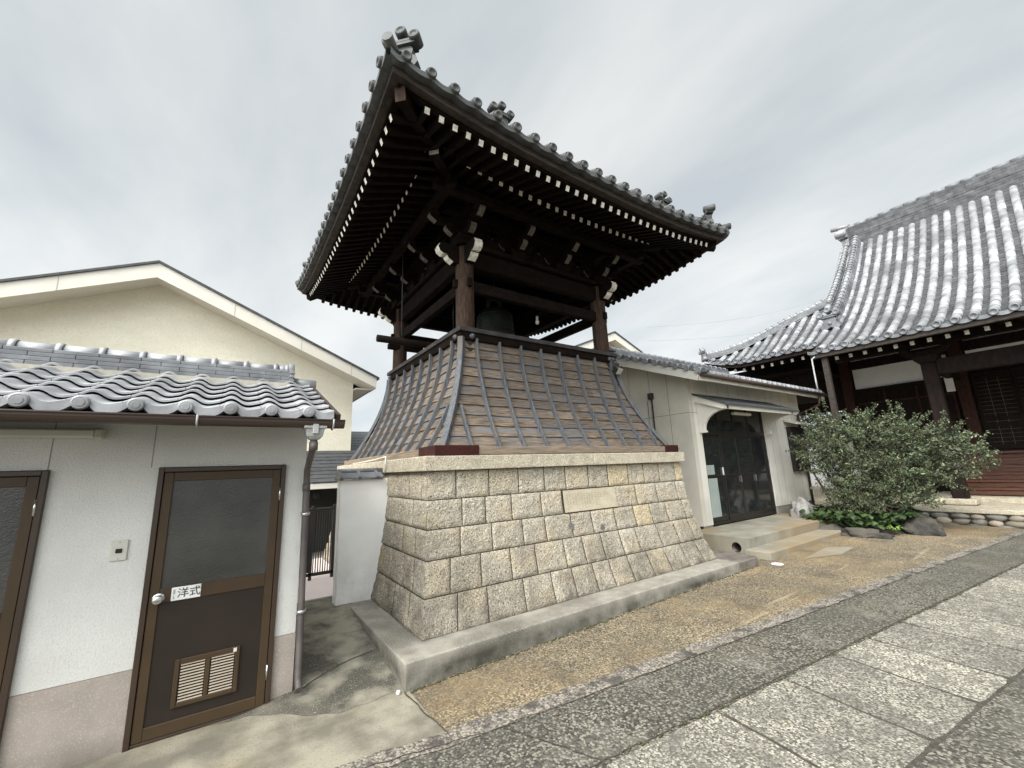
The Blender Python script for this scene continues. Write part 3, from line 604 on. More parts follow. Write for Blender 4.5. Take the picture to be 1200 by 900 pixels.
def bracket(x, y, dirs, name='bracket_set'):
    w2 = name != 'corner_bracket_set'; mb = MB(); block(mb, x, y, 4.787, .28, .10)
    for d in dirs: arm(mb, (x, y, 0), d, .30, .09, .11, 4.875)
    for d in dirs:
        q = Vector((x, y, 0))+Vector(d).normalized()*.24; block(mb, q.x, q.y, 4.985, .13, .06)
    for d in dirs:
        arm(mb, (x, y, 0), d, (.50 if w2 else .54), .09, .10, 5.0)
    for d in dirs:
        q = Vector((x, y, 0))+Vector(d).normalized()*.46; block(mb, q.x, q.y, 5.10, .13, .045)
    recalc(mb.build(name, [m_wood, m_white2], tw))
for sx in (-1, 1):
    for sy in (-1, 1):
        bracket(CX+sx*CE, CY+sy*CE, [(sx, 0, 0), (0, sy, 0), (-sx, 0, 0), (0, -sy, 0)], 'corner_bracket_set')
for t in (-.44, .44):
    bracket(CX+t, CY-CE, [(0, -1, 0), (1, 0, 0), (-1, 0, 0)]); bracket(CX+t, CY+CE, [(0, 1, 0), (1, 0, 0), (-1, 0, 0)])
    bracket(CX-CE, CY+t, [(-1, 0, 0), (0, 1, 0), (0, -1, 0)]); bracket(CX+CE, CY+t, [(1, 0, 0), (0, 1, 0), (0, -1, 0)])
ringbeams('wall_plate', CE, 5.22, 5.36, .14, m_wood, ext=.3)
ringbeams('eave_purlin', CE+.50, 5.14, 5.262, .12, m_wood, ext=.18)
# ---- roof surface functions (lifted corners)
EV = 2.90
def lift(t): t = min(1, abs(t)); return 0.21*t**2.6
def eave_z(t): return 5.13+lift(t)       # lower edge of the eave board along a side, t=-1..1
# rafters
def rafters(e_out, e_in, zo, zi, n, w_, h_, spacing, name):
    res = []
    for side in (0, 3, 1, 2):
        for k in range(n):
            a = (k-(n-1)/2)*spacing
            if abs(a) > e_out-.06: continue
            t = a/e_out; zl = lift(t)
            ein = max(e_in, abs(a)+.04); f_ = (e_out-ein)/(e_out-e_in)
            P0 = lambda e, z: [(CX+a, CY-e, z), (CX+e, CY+a, z), (CX-a, CY+e, z), (CX-e, CY-a, z)][side]
            mb = MB(); mb.beam(P0(ein, zo+zl+(zi-zo)*f_-zl*.5*f_), P0(e_out, zo+zl), w_, h_, 0, endmi=1)
            res.append((side, mb))
    return res
fly = rafters(2.76, 1.95, 5.035, 5.375, 33, .055, .066, .155, 'fly_rafter')
base_r = rafters(2.20, 1.0, 5.185, 5.55, 27, .055, .066, .155, 'rafter')
vis = [(m_, 'flying_rafter') for s_, m_ in fly if s_ == 0]+[(m_, 'flying_rafter') for s_, m_ in fly if s_ == 3]+[(m_, 'base_rafter') for s_, m_ in base_r if s_ == 0]
rest = [m_ for s_, m_ in fly if s_ in (1, 2)]+[m_ for s_, m_ in base_r if s_ != 0]
extra = vis[100:]; vis = vis[:100]
cnt = {}
for m_, nm in vis: recalc(m_.build(nm, [m_wood, m_white], tw))
mb = MB()
for m_ in rest+[e[0] for e in extra]:
    o = len(mb.v); mb.v += m_.v; mb.f += [tuple(i+o for i in f) for f in m_.f]; mb.mi += m_.mi; mb.sm += m_.sm
o = recalc(mb.build('far_rafters', [m_wood, m_white], tw)); o['kind'] = 'stuff'; o['label'] = 'rafters of the far sides and upper tier with white painted ends'
# soffit boards over the rafters, two tiers, and eave boards
def side_pt(side, a, e, z): return [(CX+a, CY-e, z), (CX+e, CY+a, z), (CX-a, CY+e, z), (CX-e, CY-a, z)][side]
def fascia_board(name, e, w_, h_, zb, mt):
    mb = MB()
    for side in range(4):
        n = 24; vs = []
        for i in range(n+1):
            t = -1+2*i/n
            for de, dz in ((0, 0), (0, h_), (-w_, h_), (-w_, 0)): ee = e+de; vs.append(side_pt(side, t*ee, ee, zb+lift(t)+dz))
        mb.add(vs, [(4*i+k, 4*i+(k+1) % 4, 4*i+4+(k+1) % 4, 4*i+4+k) for i in range(n) for k in range(4)])
    return recalc(mb.build(name, mt, tw))
fascia_board('eave_board', 2.87, .09, .115, 5.125, m_fascia)
fascia_board('eave_batten', 2.78, .07, .05, 5.085, m_wood)
fascia_board('inner_eave_beam', 2.16, .06, .05, 5.235, m_wood)
def surf(name, ea, za, la, eb, zb, lb, mt):
    mb = MB()
    for side in range(4):
        mb.grid(lambda u, v: side_pt(side, (2*u-1)*(ea+(eb-ea)*v), ea+(eb-ea)*v, za+(zb-za)*v+lift(2*u-1)*(la+(lb-la)*v)), 24, 4, sm=False)
    return mb.build(name, mt, tw)
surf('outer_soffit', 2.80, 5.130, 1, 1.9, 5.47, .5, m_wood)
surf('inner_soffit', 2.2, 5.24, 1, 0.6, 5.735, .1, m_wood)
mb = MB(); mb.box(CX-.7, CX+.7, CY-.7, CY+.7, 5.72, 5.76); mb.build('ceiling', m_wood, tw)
# corner (hip) rafters with white painted ends
for sx in (-1, 1):
    for sy in (-1, 1):
        mb = MB(); mb.beam((CX+sx*1.2, CY+sy*1.2, 5.50), (CX+sx*2.14, CY+sy*2.14, 5.385), .12, .16, 0, endmi=1, h1=.16)
        mb.beam((CX+sx*2.0, CY+sy*2.0, 5.47), (CX+sx*2.76, CY+sy*2.76, 5.24), .11, .14, 0, endmi=2)
        recalc(mb.build('corner_rafter', [m_wood, m_white, m_wood2], tw))
# tiled roof: hip skirt below, gable above; barrel tile rows
RX = 1.15
def roof_z(d, t):           # d = distance in from the eave, t = position along the side
    k = d/EV; return 5.255 + lift(t)*max(0, 1-k*1.3) + 0.50*d + 0.105*d*d
mb = MB()
for side in range(4):
    dm = EV if side in (0, 2) else EV-RX
    def fn(u, v):
        d = dm*v; e = EV-d; half = e if side in (1, 3) or e > RX else RX
        a = (2*u-1)*half; return side_pt(side, a, e, roof_z(d, (2*u-1)))
    mb.grid(fn, 30, 16, sm=True)
for s_ in (-1, 1):
    yy = EV-(EV-RX); n = 10
    pts = [(CX+s_*RX, CY-yy+2*yy*i/n, roof_z(EV-abs(-yy+2*yy*i/n), 0)) for i in range(n+1)]
    mb.add(pts, [tuple(range(n+1))])
mb.build('roof_deck', m_tile_d, tw)
mb = MB(); sp = .252
for side in range(4):
    n = 11
    for k in range(-n, n+1):
        a = k*sp + (.126 if False else 0)
        if abs(a) > EV-.12: continue
        # row runs in from the eave until the hip or the ridge
        dmax = EV-abs(a) if not (side in (0, 2) and abs(a) < RX) else EV
        if side in (1, 3): dmax = min(EV-abs(a), EV-RX)
        m_ = max(2, int(dmax/.25)); pts = []
        for i in range(m_+1):
            d = -0.05+(dmax+.05)*i/m_; e = EV-d; t = a/max(e, .2) if e > RX or side in (1, 3) else 0
            pts.append(side_pt(side, a, e, roof_z(max(d, 0), t)+.045))
        mb.tube(pts, [.052]*len(pts), n=8, cap=False)
mb.build('barrel_tiles', m_tile_d, tw)
# eave course: round end discs and sagging pan tiles with a lip
mb = MB()
for side in range(4):
    out = Vector([(0, -1, 0), (1, 0, 0), (0, 1, 0), (-1, 0, 0)][side])
    for k in range(-11, 12):
        a = k*sp
        if abs(a) > EV-.10: continue
        c = Vector(side_pt(side, a, EV+.03, roof_z(0, a/EV)+.030)); mb.lathe(c, [(0, .050), (.026, .050), (.031, .058), (.046, .058), (.050, .046), (.048, .0), (.042, -.15)], 16, axis=out+Vector((0, 0, -.12)))
    for k in range(-12, 12):
        a0, a1 = k*sp, (k+1)*sp
        a0 = max(a0, -EV-.02); a1 = min(a1, EV+.02)
        if a1-a0 < .05: continue
        n = 8; vs = []
        for i in range(n+1):
            a = a0+(a1-a0)*i/n; sag = .040*math.sin(math.pi*i/n); z = roof_z(0, a/EV)
            vs += [side_pt(side, a, EV+.055, z+.035-sag), side_pt(side, a, EV+.055, z-.035-sag*.75), side_pt(side, a, EV-.06, z-.03-sag*.5), side_pt(side, a, EV-.2, roof_z(.2, a/EV)+.03-sag)]
        mb.add(vs, [(4*i+k_, 4*i+4+k_, 4*i+4+(k_+1) % 4, 4*i+(k_+1) % 4) for i in range(n) for k_ in (0, 1, 3)], sm=False)
recalc(mb.build('eave_tiles', m_tile_d, tw))
# ridges: hips, descending ridges, main ridge; ornamental end tiles
def ridge(pts, name, w_=.16, h_=.20, mt=m_tile_d, parent=tw, capr=.055):
    mb = MB(); L_ = 4
    for k in range(L_):
        z0 = h_*k/L_; ww = w_*(1-.10*k)+(0.012 if k % 2 else 0)
        for a, b_ in zip(pts[:-1], pts[1:]): mb.beam(Vector(a)+Vector((0, 0, z0+h_/L_/2)), Vector(b_)+Vector((0, 0, z0+h_/L_/2)), ww, h_/L_*.86)
    mb.tube([Vector(p)+Vector((0, 0, h_+capr*.5)) for p in pts], capr, n=10)
    return mb.build(name, mt, parent)
def onigawara(c, d, s, parent=tw, mt=m_tile_d, name='ornamental_ridge_end'):
    """shouldered end tile with three round roll ends on top, facing direction d, base at c"""
    c = Vector(c); d = Vector(d).normalized(); r_ = Vector((-d.y, d.x, 0)); u_ = Vector((0, 0, 1)); mb = MB()
    prof = [(-.13, 0), (-.17, .05), (-.15, .12), (-.105, .15), (-.12, .21), (-.09, .26), (0, .29), (.09, .26), (.12, .21), (.105, .15), (.15, .12), (.17, .05), (.13, 0), (.06, .03), (0, .06), (-.06, .03)]
    mb.prism([c+r_*a*s+u_*b_*s-d*.05*s for a, b_ in prof], d*.09*s)
    for k, (w_, h0, h1) in enumerate(((.15, .26, .29), (.13, .295, .32))): 
        mb.beam(c-d*.05*s+u_*s*(h0+h1)/2, c+d*.07*s+u_*s*(h0+h1)/2, w_*2*s, (h1-h0)*s)
    for a, b_ in ((-.145, .33), (0, .41), (.145, .33)):
        q = c+r_*a*s+u_*b_*s; mb.lathe(q, [(0, .085*s), (.034*s, .085*s), (.040*s, .095*s), (.058*s, .09*s), (.062*s, .07*s), (.058*s, -.04*s), (0, -.05*s)], 12, axis=d+Vector((0, 0, .12)))
    mb.lathe(c+d*.045*s+u_*.14*s, [(0, .02*s), (.03*s, .018*s), (.04*s, 0)], 10, axis=d)
    return recalc(mb.build(name, mt, parent))
for sx in (-1, 1):
    for sy in (-1, 1):
        pts = []
        for i in range(9):
            d = .22+(EV-RX-.22)*i/8; e = EV-d; pts.append((CX+sx*e, CY+sy*e, roof_z(d, 1)+.02))
        ridge(pts, 'hip_ridge', .13, .13)
        c = pts[0]; onigawara((c[0]+sx*.04, c[1]+sy*.04, c[2]-.02), (sx, sy, 0), .98)
        # upturned corner roll tile
        mb = MB(); p0 = Vector((CX+sx*(EV-.18), CY+sy*(EV-.18), roof_z(0.1, 1)+.06)); p1 = Vector((CX+sx*(EV+.06), CY+sy*(EV+.06), roof_z(0, 1)+.12))
        mb.tube([p0, (p0+p1)/2-Vector((0, 0, .01)), p1], [.05, .05, .055], n=12); mb.build('corner_roll_tile', m_tile_d, tw)
    for sy in (-1, 1):
        pts = [(CX+sx*(RX+.38), CY+sy*(EV-d), roof_z(d, (RX+.38)/EV*0)+.03) for d in (.36, .8, 1.2, 1.7, 2.2, 2.8)]
        ridge(pts, 'descending_ridge', .15, .14)
        c = pts[0]; onigawara((c[0], c[1]+sy*.12, c[2]+.0), (0, sy, 0), .80)
zt = roof_z(EV, 0)
ridge([(CX-RX-.3, CY, zt-.05), (CX, CY, zt-.07), (CX+RX+.3, CY, zt-.05)], 'main_ridge', .24, .42, capr=.08)
for sx in (-1, 1): onigawara((CX+sx*(RX+.33), CY, zt-.05), (sx, 0, 0), 1.5)
# floodlight on the rail
fl = MB(); fl.box(5.13, 5.26, 4.47, 4.50, 3.22, 3.30); fl.beam((5.195, 4.50, 3.20), (5.195, 4.43, 3.13), .12, .10)
fo = fl.build('floodlight', m_frame, tw, bevel=.006)
fl = MB(); fl.beam((5.195, 4.426, 3.145), (5.195, 4.418, 3.137), .105, .10); fl.build('lens', mat('lamp_lens', (.45, .46, .43), (.38, .39, .37), rough=.15, spec=.6), fo)

# bell, striking log, bulb
bell = thing('temple_bell', 'large green bronze temple bell with studded shoulder hanging inside the bell tower', 'bell', (CX, CY, 3.44))
mb = MB(); BZ = 3.44
prof = [(.36, 0), (.385, .03), (.385, .10), (.365, .13), (.355, .30), (.345, .55), (.34, .60), (.335, .80), (.325, .90), (.30, .99), (.25, 1.05), (.15, 1.09), (0, 1.10)]
mb.lathe((CX, CY, BZ), prof, 40); mb.lathe((CX, CY, BZ), [(.36, 0), (.31, .02), (.29, .6), (.2, .9), (0, .95)], 24)
for z in (.14, .34, .40, .60, .93): 
    rr_ = .352 if z < .5 else (.345 if z < .9 else .32); mb.tube([(CX+rr_*math.cos(t), CY+rr_*math.sin(t), BZ+z) for t in [k*math.pi/16 for k in range(33)]], .009, n=6, cap=False)
mb.build('body', m_bronze, bell)
mb = MB()
for rw in range(5):
    for k in range(44):
        if k % 11 == 0: continue
        t = k*2*math.pi/44; z = .635+rw*.058; r_ = .338-.004*rw
        mb.ball((CX+r_*math.cos(t), CY+r_*math.sin(t), BZ+z), .016, nu=6, nv=4)
mb.build('studs', m_bronze, bell)
mb = MB(); mb.tube([(CX-.12, CY, BZ+1.08), (CX-.13, CY, BZ+1.25), (CX, CY, BZ+1.33), (CX+.13, CY, BZ+1.25), (CX+.12, CY, BZ+1.08)], .04, n=10); mb.build('crown_loop', m_bronze, bell)
mb = MB(); mb.tube([(CX, CY, BZ+1.30), (CX, CY, 5.3)], .02, n=8); mb.build('hanger', m_cable, bell)
mb = MB(); mb.box(CX-1.31, CX+1.31, CY-.09, CY+.09, 5.16, 5.34); mb.build('bell_beam', m_wood, tw, bevel=.01)
lg = thing('striking_log', 'round timber striking log, its end sticking out at the left of the bell tower', 'striking log', (CX-1.2, CY-.55, 3.6))
mb = MB(); mb.tube([(1.72, 6.057, 3.66), (2.9, 6.057, 3.665), (3.30, 6.057, 3.665)], .056, n=16); mb.build('log', m_wood, lg)
for x in (2.1, 3.0):
    mb = MB(); mb.tube([(x, 6.057, 3.70), (x, 6.057, 5.30)], .008, n=6); mb.build('rope', m_cable, lg)
mb = MB(); mb.box(2.28, 2.95, 7.25, 7.35, 3.90, 4.0); mb.build('rear_rail', m_wood, tw, bevel=.006)
bl = thing('light_bulb', 'bare pale light bulb hanging from a cable beside the bell', 'light bulb', (4.55, 5.5, 4.0))
bx_, by_, bz_ = 4.07, 5.10, 4.03
mb = MB(); mb.lathe((bx_, by_, bz_), [(0, -.055), (.02, -.05), (.032, -.025), (.030, .0), (.018, .03), (.016, .04)], 14); mb.build('bulb', m_bulb, bl)
mb = MB(); mb.lathe((bx_, by_, bz_), [(.018, .035), (.022, .04), (.022, .085), (.008, .10)], 12); mb.build('socket', m_bulb, bl)
mb = MB(); mb.tube([(bx_, by_, bz_+.09), (bx_+.02, by_-.15, bz_+.14), (4.7, 4.80, 4.12), (5.1, 4.80, 4.085)], .005, n=5); mb.build('cable', m_cable, bl)

# ------------------------------------------------------------------ outhouse on the left
ou = thing('outhouse', 'small grey stucco outhouse with two brown doors and a silver tiled roof', 'outhouse', (-1.3, 3.9, 0))
WY = 3.9
doors = [(-0.40, 0.40), (-1.74, -0.936)]
mb = MB(); xs = [-3.6, -1.74, -0.936, -0.40, 0.40, 0.545]; bt, tp = 0.42, 2.12
def wseg(x0, x1, z0, z1, y=WY): mb.box(x0, x1, y, y+.12, z0, z1)
for x0, x1 in ((-3.6, -1.74), (-0.936, -0.40), (0.40, 0.545)): wseg(x0, x1, bt+.04, tp)
wseg(-1.74, -0.936, 1.75, tp); wseg(-0.40, 0.40, 1.75, tp)
mb.box(.425, .545, WY+.12, 5.6, .46, tp); mb.box(-3.6, -3.48, WY+.12, 5.6, .46, tp); mb.box(-3.6, .545, 5.6, 5.72, 0, tp)
mb.build('wall', m_stucco, ou)
mb = MB()
for x0, x1 in ((-3.6, -1.74), (-0.936, -0.40), (0.40, 0.548)):
    mb = MB(); mb.box(x0, x1, WY-.003, WY+.117, -.05, bt+.037)
    if x0 > 0: mb.box(.428, .548, WY+.117, 5.6, -.05, .457)
    mb.build('base_band', m_band, ou)
mb = MB()
for x, z0, z1 in ((-0.445, 1.75, 2.12), (-0.95, 1.75, 2.12)):
    mb = MB(); mb.box(x-.003, x+.003, WY-.0015, WY+.01, z0, z1); mb.build('wall_seam', mat('seam_grey', (.30, .30, .285), (.26, .26, .25)), ou)
mb = MB(); mb.box(-3.55, .42, WY+.6, WY+.62, 0, 2.1); mb.build('inner_partition', m_void, ou)
def door(x0, x1, parent, label=None, hinge=1, sign=False, midz=.885):
    f = MB(); z1 = 1.747; w = .032
    f.box(x0, x0+w, WY-.03, WY+.05, .0, z1); f.box(x1-w, x1, WY-.03, WY+.05, .0, z1); f.box(x0+w, x1-w, WY-.03, WY+.05, z1-w, z1); f.box(x0+w, x1-w, WY-.02, WY+.05, -.02, .018)
    fo = f.build('door_frame', mat('door_frame_brown', (.045, .027, .016), (.036, .022, .014), rough=.4, spec=.5), parent, bevel=.003)
    a, b_ = x0+w+.004, x1-w-.004; lz0, lz1 = .022, z1-w-.004
    d = MB(); s_ = .045; y0, y1 = WY-.022, WY+.018; s_ = .054
    d.box(a, a+s_, y0, y1, lz0, lz1); d.box(b_-s_, b_, y0, y1, lz0, lz1); d.box(a+s_, b_-s_, y0, y1, lz1-.060, lz1)
    d.box(a+s_, b_-s_, y0, y1, lz0, lz0+.075); d.box(a+s_, b_-s_, y0, y1, midz-.045, midz+.045)
    do = d.build('door', m_brown, parent, bevel=.003)
    if label: do['label'] = label
    g_ = MB(); g_.box(a+s_, b_-s_, y0+.014, y0+.020, midz+.045, lz1-.060); g_.build('window_pane', m_frost, do)
    p = MB(); p.box(a+s_, b_-s_, y0+.008, y0+.022, lz0+.075, midz-.045); p.build('lower_panel', m_brown_d, do)
    # louvred vent
    c = (a+b_)/2+.002; hw = .185; v0, v1 = .168, .462
    v = MB()
    for q in ((c-hw, c-hw+.028, v0, v1), (c+hw-.028, c+hw, v0, v1), (c-hw+.028, c+hw-.028, v0, v0+.03), (c-hw+.028, c+hw-.028, v1-.035, v1), (c-.013, c+.013, v0+.03, v1-.035)): v.box(q[0], q[1], y0-.008, y0+.010, q[2], q[3])
    vo = v.build('vent', m_brown, do, bevel=.004)
    sl_ = MB(); nz_ = 13
    for k in range(nz_):
        z = v0+.036+(v1-v0-.075)*k/(nz_-1)
        for q in ((c-hw+.034, c-.018), (c+.018, c+hw-.034)): sl_.beam((q[0], y0+.001, z), (q[1], y0+.001, z), .009, .007)
    sl_.build('louvre_slats', m_slot, vo)
    bk = MB(); bk.box(c-hw+.028, c+hw-.028, y0+.004, y0+.006, v0+.03, v1-.035); bk.build('vent_back', m_void, vo)
    kx = a+.05 if hinge > 0 else b_-.05
    k_ = MB(); k_.lathe((kx, y0, midz-.012), [(.036, 0), (.036, .006), (.028, .010), (.014, .014), (.013, .030), (.026, .036), (.030, .048), (.026, .060), (.012, .064), (0, .065)], 24, axis=(0, -1, 0)); k_.build('door_knob', m_steel, do)
    for z in (.24, 1.52):
        h = MB(); hx = b_+.002 if hinge > 0 else a-.002; h.tube([(hx, y0-.008, z-.05), (hx, y0-.008, z+.05)], .007, n=8); h.build('hinge', m_steel, do)
    return do, y0
d1, yd = door(-0.40, 0.40, ou)
door(-1.74, -0.936, ou, 'brown door cut by the left edge of the photo')
sg = MB(); sg.box(-.247, -.083, yd-.005, yd-.001, .842, .928)
sgo = sg.build('sign', m_sign, d1, bevel=.002)
text_mb('洋式', .066, .0008, m_ink, 'sign_lettering', sgo, (-.150, yd-.0065, .884), (R(90), 0, 0), 1.0)
mb = MB(); mb.box(-.238, -.226, yd-.0062, yd-.0055, .885, .915); mb.box(-.236, -.229, yd-.0062, yd-.0055, .855, .875); mb.build('sign_marks', mat('faded_ink', (.3, .3, .29), (.4, .4, .38)), sgo)
# vent tag
mb = MB(); mb.box(.145, .165, yd-.0105, yd-.0085, .432, .458); mb.build('white_tag', m_white, d1)
# wall switch
sw = MB(); sw.box(-.595, -.508, WY-.012, WY, 1.145, 1.275); swo = sw.build('switch_plate', m_lamp_b, ou, bevel=.004)
sw = MB(); sw.box(-.568, -.535, WY-.016, WY-.0125, 1.195, 1.222); sw.build('switch_window', m_brown_d, swo)
sw = MB()
for z in (1.158, 1.262): sw.lathe((-.5515, WY-.0122, z), [(0, .003), (.004, .002), (.004, 0)], 8, axis=(0, -1, 0))
sw.build('screws', m_steel, swo)
# strip lamp under the eaves
lm = MB(); lm.box(-2.1, -.745, WY-.10, WY-.02, 1.95, 2.005); lmo = lm.build('strip_lamp', m_lamp_b, ou, bevel=.012, bseg=2)
lm = MB(); lm.box(-.745, -.70, WY-.105, WY-.015, 1.943, 2.012); lm.build('end_cap', mat('lamp_end', (.47, .46, .38), (.43, .42, .35), rough=.5), lmo, bevel=.01)
# roof structure
SLP = 0.345; EY, EZ, RY = 3.26, 2.075, 4.70
mb = MB(); mb.prism([(-3.8, 3.34, 2.045), (-3.8, RY, 2.045+SLP*(RY-3.34)), (-3.8, 6.1, 2.045), (-3.8, 6.1, 2.02), (-3.8, RY, 2.0+SLP*(RY-3.34)), (-3.8, 3.34, 2.02)], (4.43, 0, 0))
mb.build('roof_boards', m_wood, ou)
mb = MB(); mb.prism([(-3.6, 3.9, 2.1), (-3.6, RY, 2.06+SLP*(RY-3.34)), (-3.6, 5.7, 2.1)], (4.145, 0, 0)); mb.build('gable_wall', m_stucco, ou)
mb = MB(); P_ = .2335; tx0 = -.947; rs = random.Random(8)
def tprof(u):   # u in metres from the roll centre, -P/2..P/2
    u = (u + P_/2) % P_ - P_/2
    if abs(u) < .046: return .020+.020*math.cos(u/.046*math.pi/2)
    u2 = (u+P_) if u < 0 else u; k = (u2-.046)/(P_-.092); return .020-.021*math.sin(k*math.pi)**.8 - .004*math.sin(k*math.pi*2)
CRS = .222
def ty(s): return EY + s*math.cos(math.atan(SLP)), EZ + s*math.sin(math.atan(SLP))
ncr = 7
for side in (0, 1):
    for r_ in range(ncr):
        for k in range(-13, 7):
            xl = tx0+P_*(k)-.0615; xr = xl+P_
            if xr > .70: continue
            j = rs.uniform(-.003, .003); jz = rs.uniform(-.0015, .0015); n = 14
            s0, s1 = r_*CRS-(0 if r_ else .0)+j, (r_+1)*CRS+.03
            vs = []
            for i in range(n+1):
                x = xl+.001+(xr-xl-.002)*i/n; h = tprof(x-(tx0+P_*k))
                y0_, z0_ = ty(s0); ym_, zm_ = ty(s0+.006); y1_, z1_ = ty(s1)
                if side: y0_, ym_, y1_ = 2*RY-y0_, 2*RY-ym_, 2*RY-y1_
                vs += [(x, y0_, z0_+h+jz+(.015 if r_ else -.001)), (x, y0_, z0_+h+.028+jz), (x, y0_, z0_+h+.028+jz), (x, ym_, zm_+h+.032+jz), (x, y1_, z1_+h-.004)]
            mb.add(vs, [(5*i+q, 5*i+5+q, 5*i+6+q, 5*i+1+q) for i in range(n) for q in (0, 2, 3)], sm=True)
mb.build('roof_tiles', m_tile_s, ou)
mb = MB()
for k in range(-9, 7):
    x = tx0+P_*k
    mb.lathe((x, EY-.014, EZ+.028), [(0, .014), (.020, .014), (.022, .010), (.033, .010), (.040, .004), (.040, -.03)], 20, axis=(0, -1, -.1), sm=False)
for k in range(-13, 7):      # front lip of the eave course, thicker and drooping in the troughs
    xl = tx0+P_*k-.0615; xr = min(xl+P_, .66); n = 12; vs = []
    for i in range(n+1):
        x = xl+(xr-xl)*i/n; h = tprof(x-(tx0+P_*k)); vs += [(x, EY-.004, EZ+h+.026), (x, EY-.006, EZ+h-.032*(1-min(1, h/.04))-.004), (x, EY+.03, EZ+h-.03)]
    mb.add(vs, [(3*i+q, 3*i+1+q, 3*i+4+q, 3*i+3+q) for i in range(n) for q in range(2)], sm=False)
recalc(mb.build('eave_tiles', m_tile_s, ou))
mb = MB(); rs = random.Random(4)
yR, zR = RY, EZ+SLP*(RY-EY)
for L_, (w_, z0, z1) in enumerate(((.30, 2.555, 2.592), (.275, 2.596, 2.630), (.25, 2.634, 2.666), (.225, 2.670, 2.700))):
    x = -3.7+.13*(L_ % 2)
    while x < .44:
        x1 = min(x+.262, .445); mb.box(x+.001, x1-.001, RY-w_/2, RY+w_/2, z0, z1); x = x1+.0005
mb.build('ridge_courses', m_tile, ou, bevel=.003)
mb = MB(); mb.box(-3.7, .44, RY-.20, RY+.20, 2.46, 2.552); mb.build('ridge_mortar', mat('pale_mortar', (.42, .39, .33), (.34, .315, .27), nscale=14), ou)
mb = MB(); x = -3.70
while x < .44:
    x1 = min(x+.253, .45); mb.tube([(x+.001, RY, 2.708), (x1-.02, RY, 2.708)], .062, n=16); mb.tube([(x1-.045, RY, 2.708), (x1-.003, RY, 2.708)], .073, n=16); x = x1
mb.build('ridge_caps', m_tile_s, ou)
mb = MB(); mb.box(.446, .475, RY-.155, RY+.155, 2.55, 2.70); mb.tube([(.44, RY, 2.712), (.49, RY, 2.712)], .083, n=18)
for z in (2.58, 2.62, 2.66): mb.box(.44, .485, RY-.165, RY+.165, z, z+.022)
mb.build('ridge_end', m_tile, ou, bevel=.003)
mb = MB(); mb.tube([(.48, RY, 2.575), (.70, RY, 2.565)], .075, n=14); mb.build('verge_ridge_tile', m_tile_s, ou)
mb = MB(); mb.beam((.665, 3.30, 2.055), (.665, 4.70, 2.055+SLP*1.4), .03, .09); mb.beam((.665, 6.1, 2.055), (.665, 4.70, 2.055+SLP*1.4), .03, .09); mb.build('verge_board', m_gutter, ou)
# gutter with brackets, hopper, downpipe
gt = MB(); n = 10
def garc(x): return [(x, 3.275+.052*math.cos(t), 2.052+.052*math.sin(t)-.012) for t in [math.pi+math.pi*i/n for i in range(n+1)]]+[(x, 3.275+.047*math.cos(t), 2.052+.047*math.sin(t)-.012) for t in [2*math.pi-math.pi*i/n for i in range(n+1)]]
gt.prism(garc(-3.8), (4.50, 0, 0)); 
gt.tube([(-3.8, 3.226, 2.043), (.70, 3.226, 2.043)], .008, n=8)
recalc(gt.build('gutter', m_gutter, ou))
for x in (-2.9, -1.98, -1.02, -.18, .62):
    g_ = MB(); g_.tube([(x, 3.215, 2.052), (x, 3.222, 2.0), (x, 3.275, 1.978), (x, 3.33, 2.0), (x, 3.335, 2.06)], .006, n=6); g_.build('gutter_bracket', m_grey_pl, ou)
hp_ = MB(); hx, hy = .505, 3.30
hp_.box(hx-.075, hx+.075, hy-.062, hy+.062, 1.985, 2.035); 
vs = []
for z, a, b_ in ((1.985, .062, .052), (1.93, .052, .045), (1.905, .030, .030)): vs += [(hx-a, hy-b_, z), (hx+a, hy-b_, z), (hx+a, hy+b_, z), (hx-a, hy+b_, z)]
hp_.add(vs, [(4*i+k, 4*i+(k+1) % 4, 4*i+4+(k+1) % 4, 4*i+4+k) for i in range(2) for k in range(4)]+[(11, 10, 9, 8)])
hp_.box(hx-.02, hx+.02, hy-.07, hy-.05, 1.945, 2.03)
ho = recalc(hp_.build('rain_hopper', m_grey_pl, ou, bevel=.004))
pp_ = MB(); pp_.tube([(hx, hy, 1.91), (hx, hy+.01, 1.87), (.515, hy+.10, 1.84), (.548, 3.78, 1.735), (.552, 3.845, 1.69), (.553, 3.848, 1.60), (.575, 3.845, .16), (.577, 3.82, .115), (.577, 3.775, .095)], .025, n=14)
for z, r_ in ((1.56, .030), (1.86, .030)): pp_.tube([(.553 if z < 1.7 else hx, 3.845 if z < 1.7 else hy, z-.03), (.553 if z < 1.7 else hx, 3.845 if z < 1.7 else hy, z+.03)], r_, n=14)
pp_.build('downpipe', m_pipe, ou)
for z in (.62, 1.35):
    x = .553+(1.58-z)*.0155; c = MB(); c.lathe((x, 3.845, z), [(.0295, -.012), (.035, -.012), (.035, .012), (.0295, .012)], 14); c.box(x-.006, x+.006, 3.87, 3.9, z-.01, z+.01); c.build('pipe_clip', m_steel, ou)

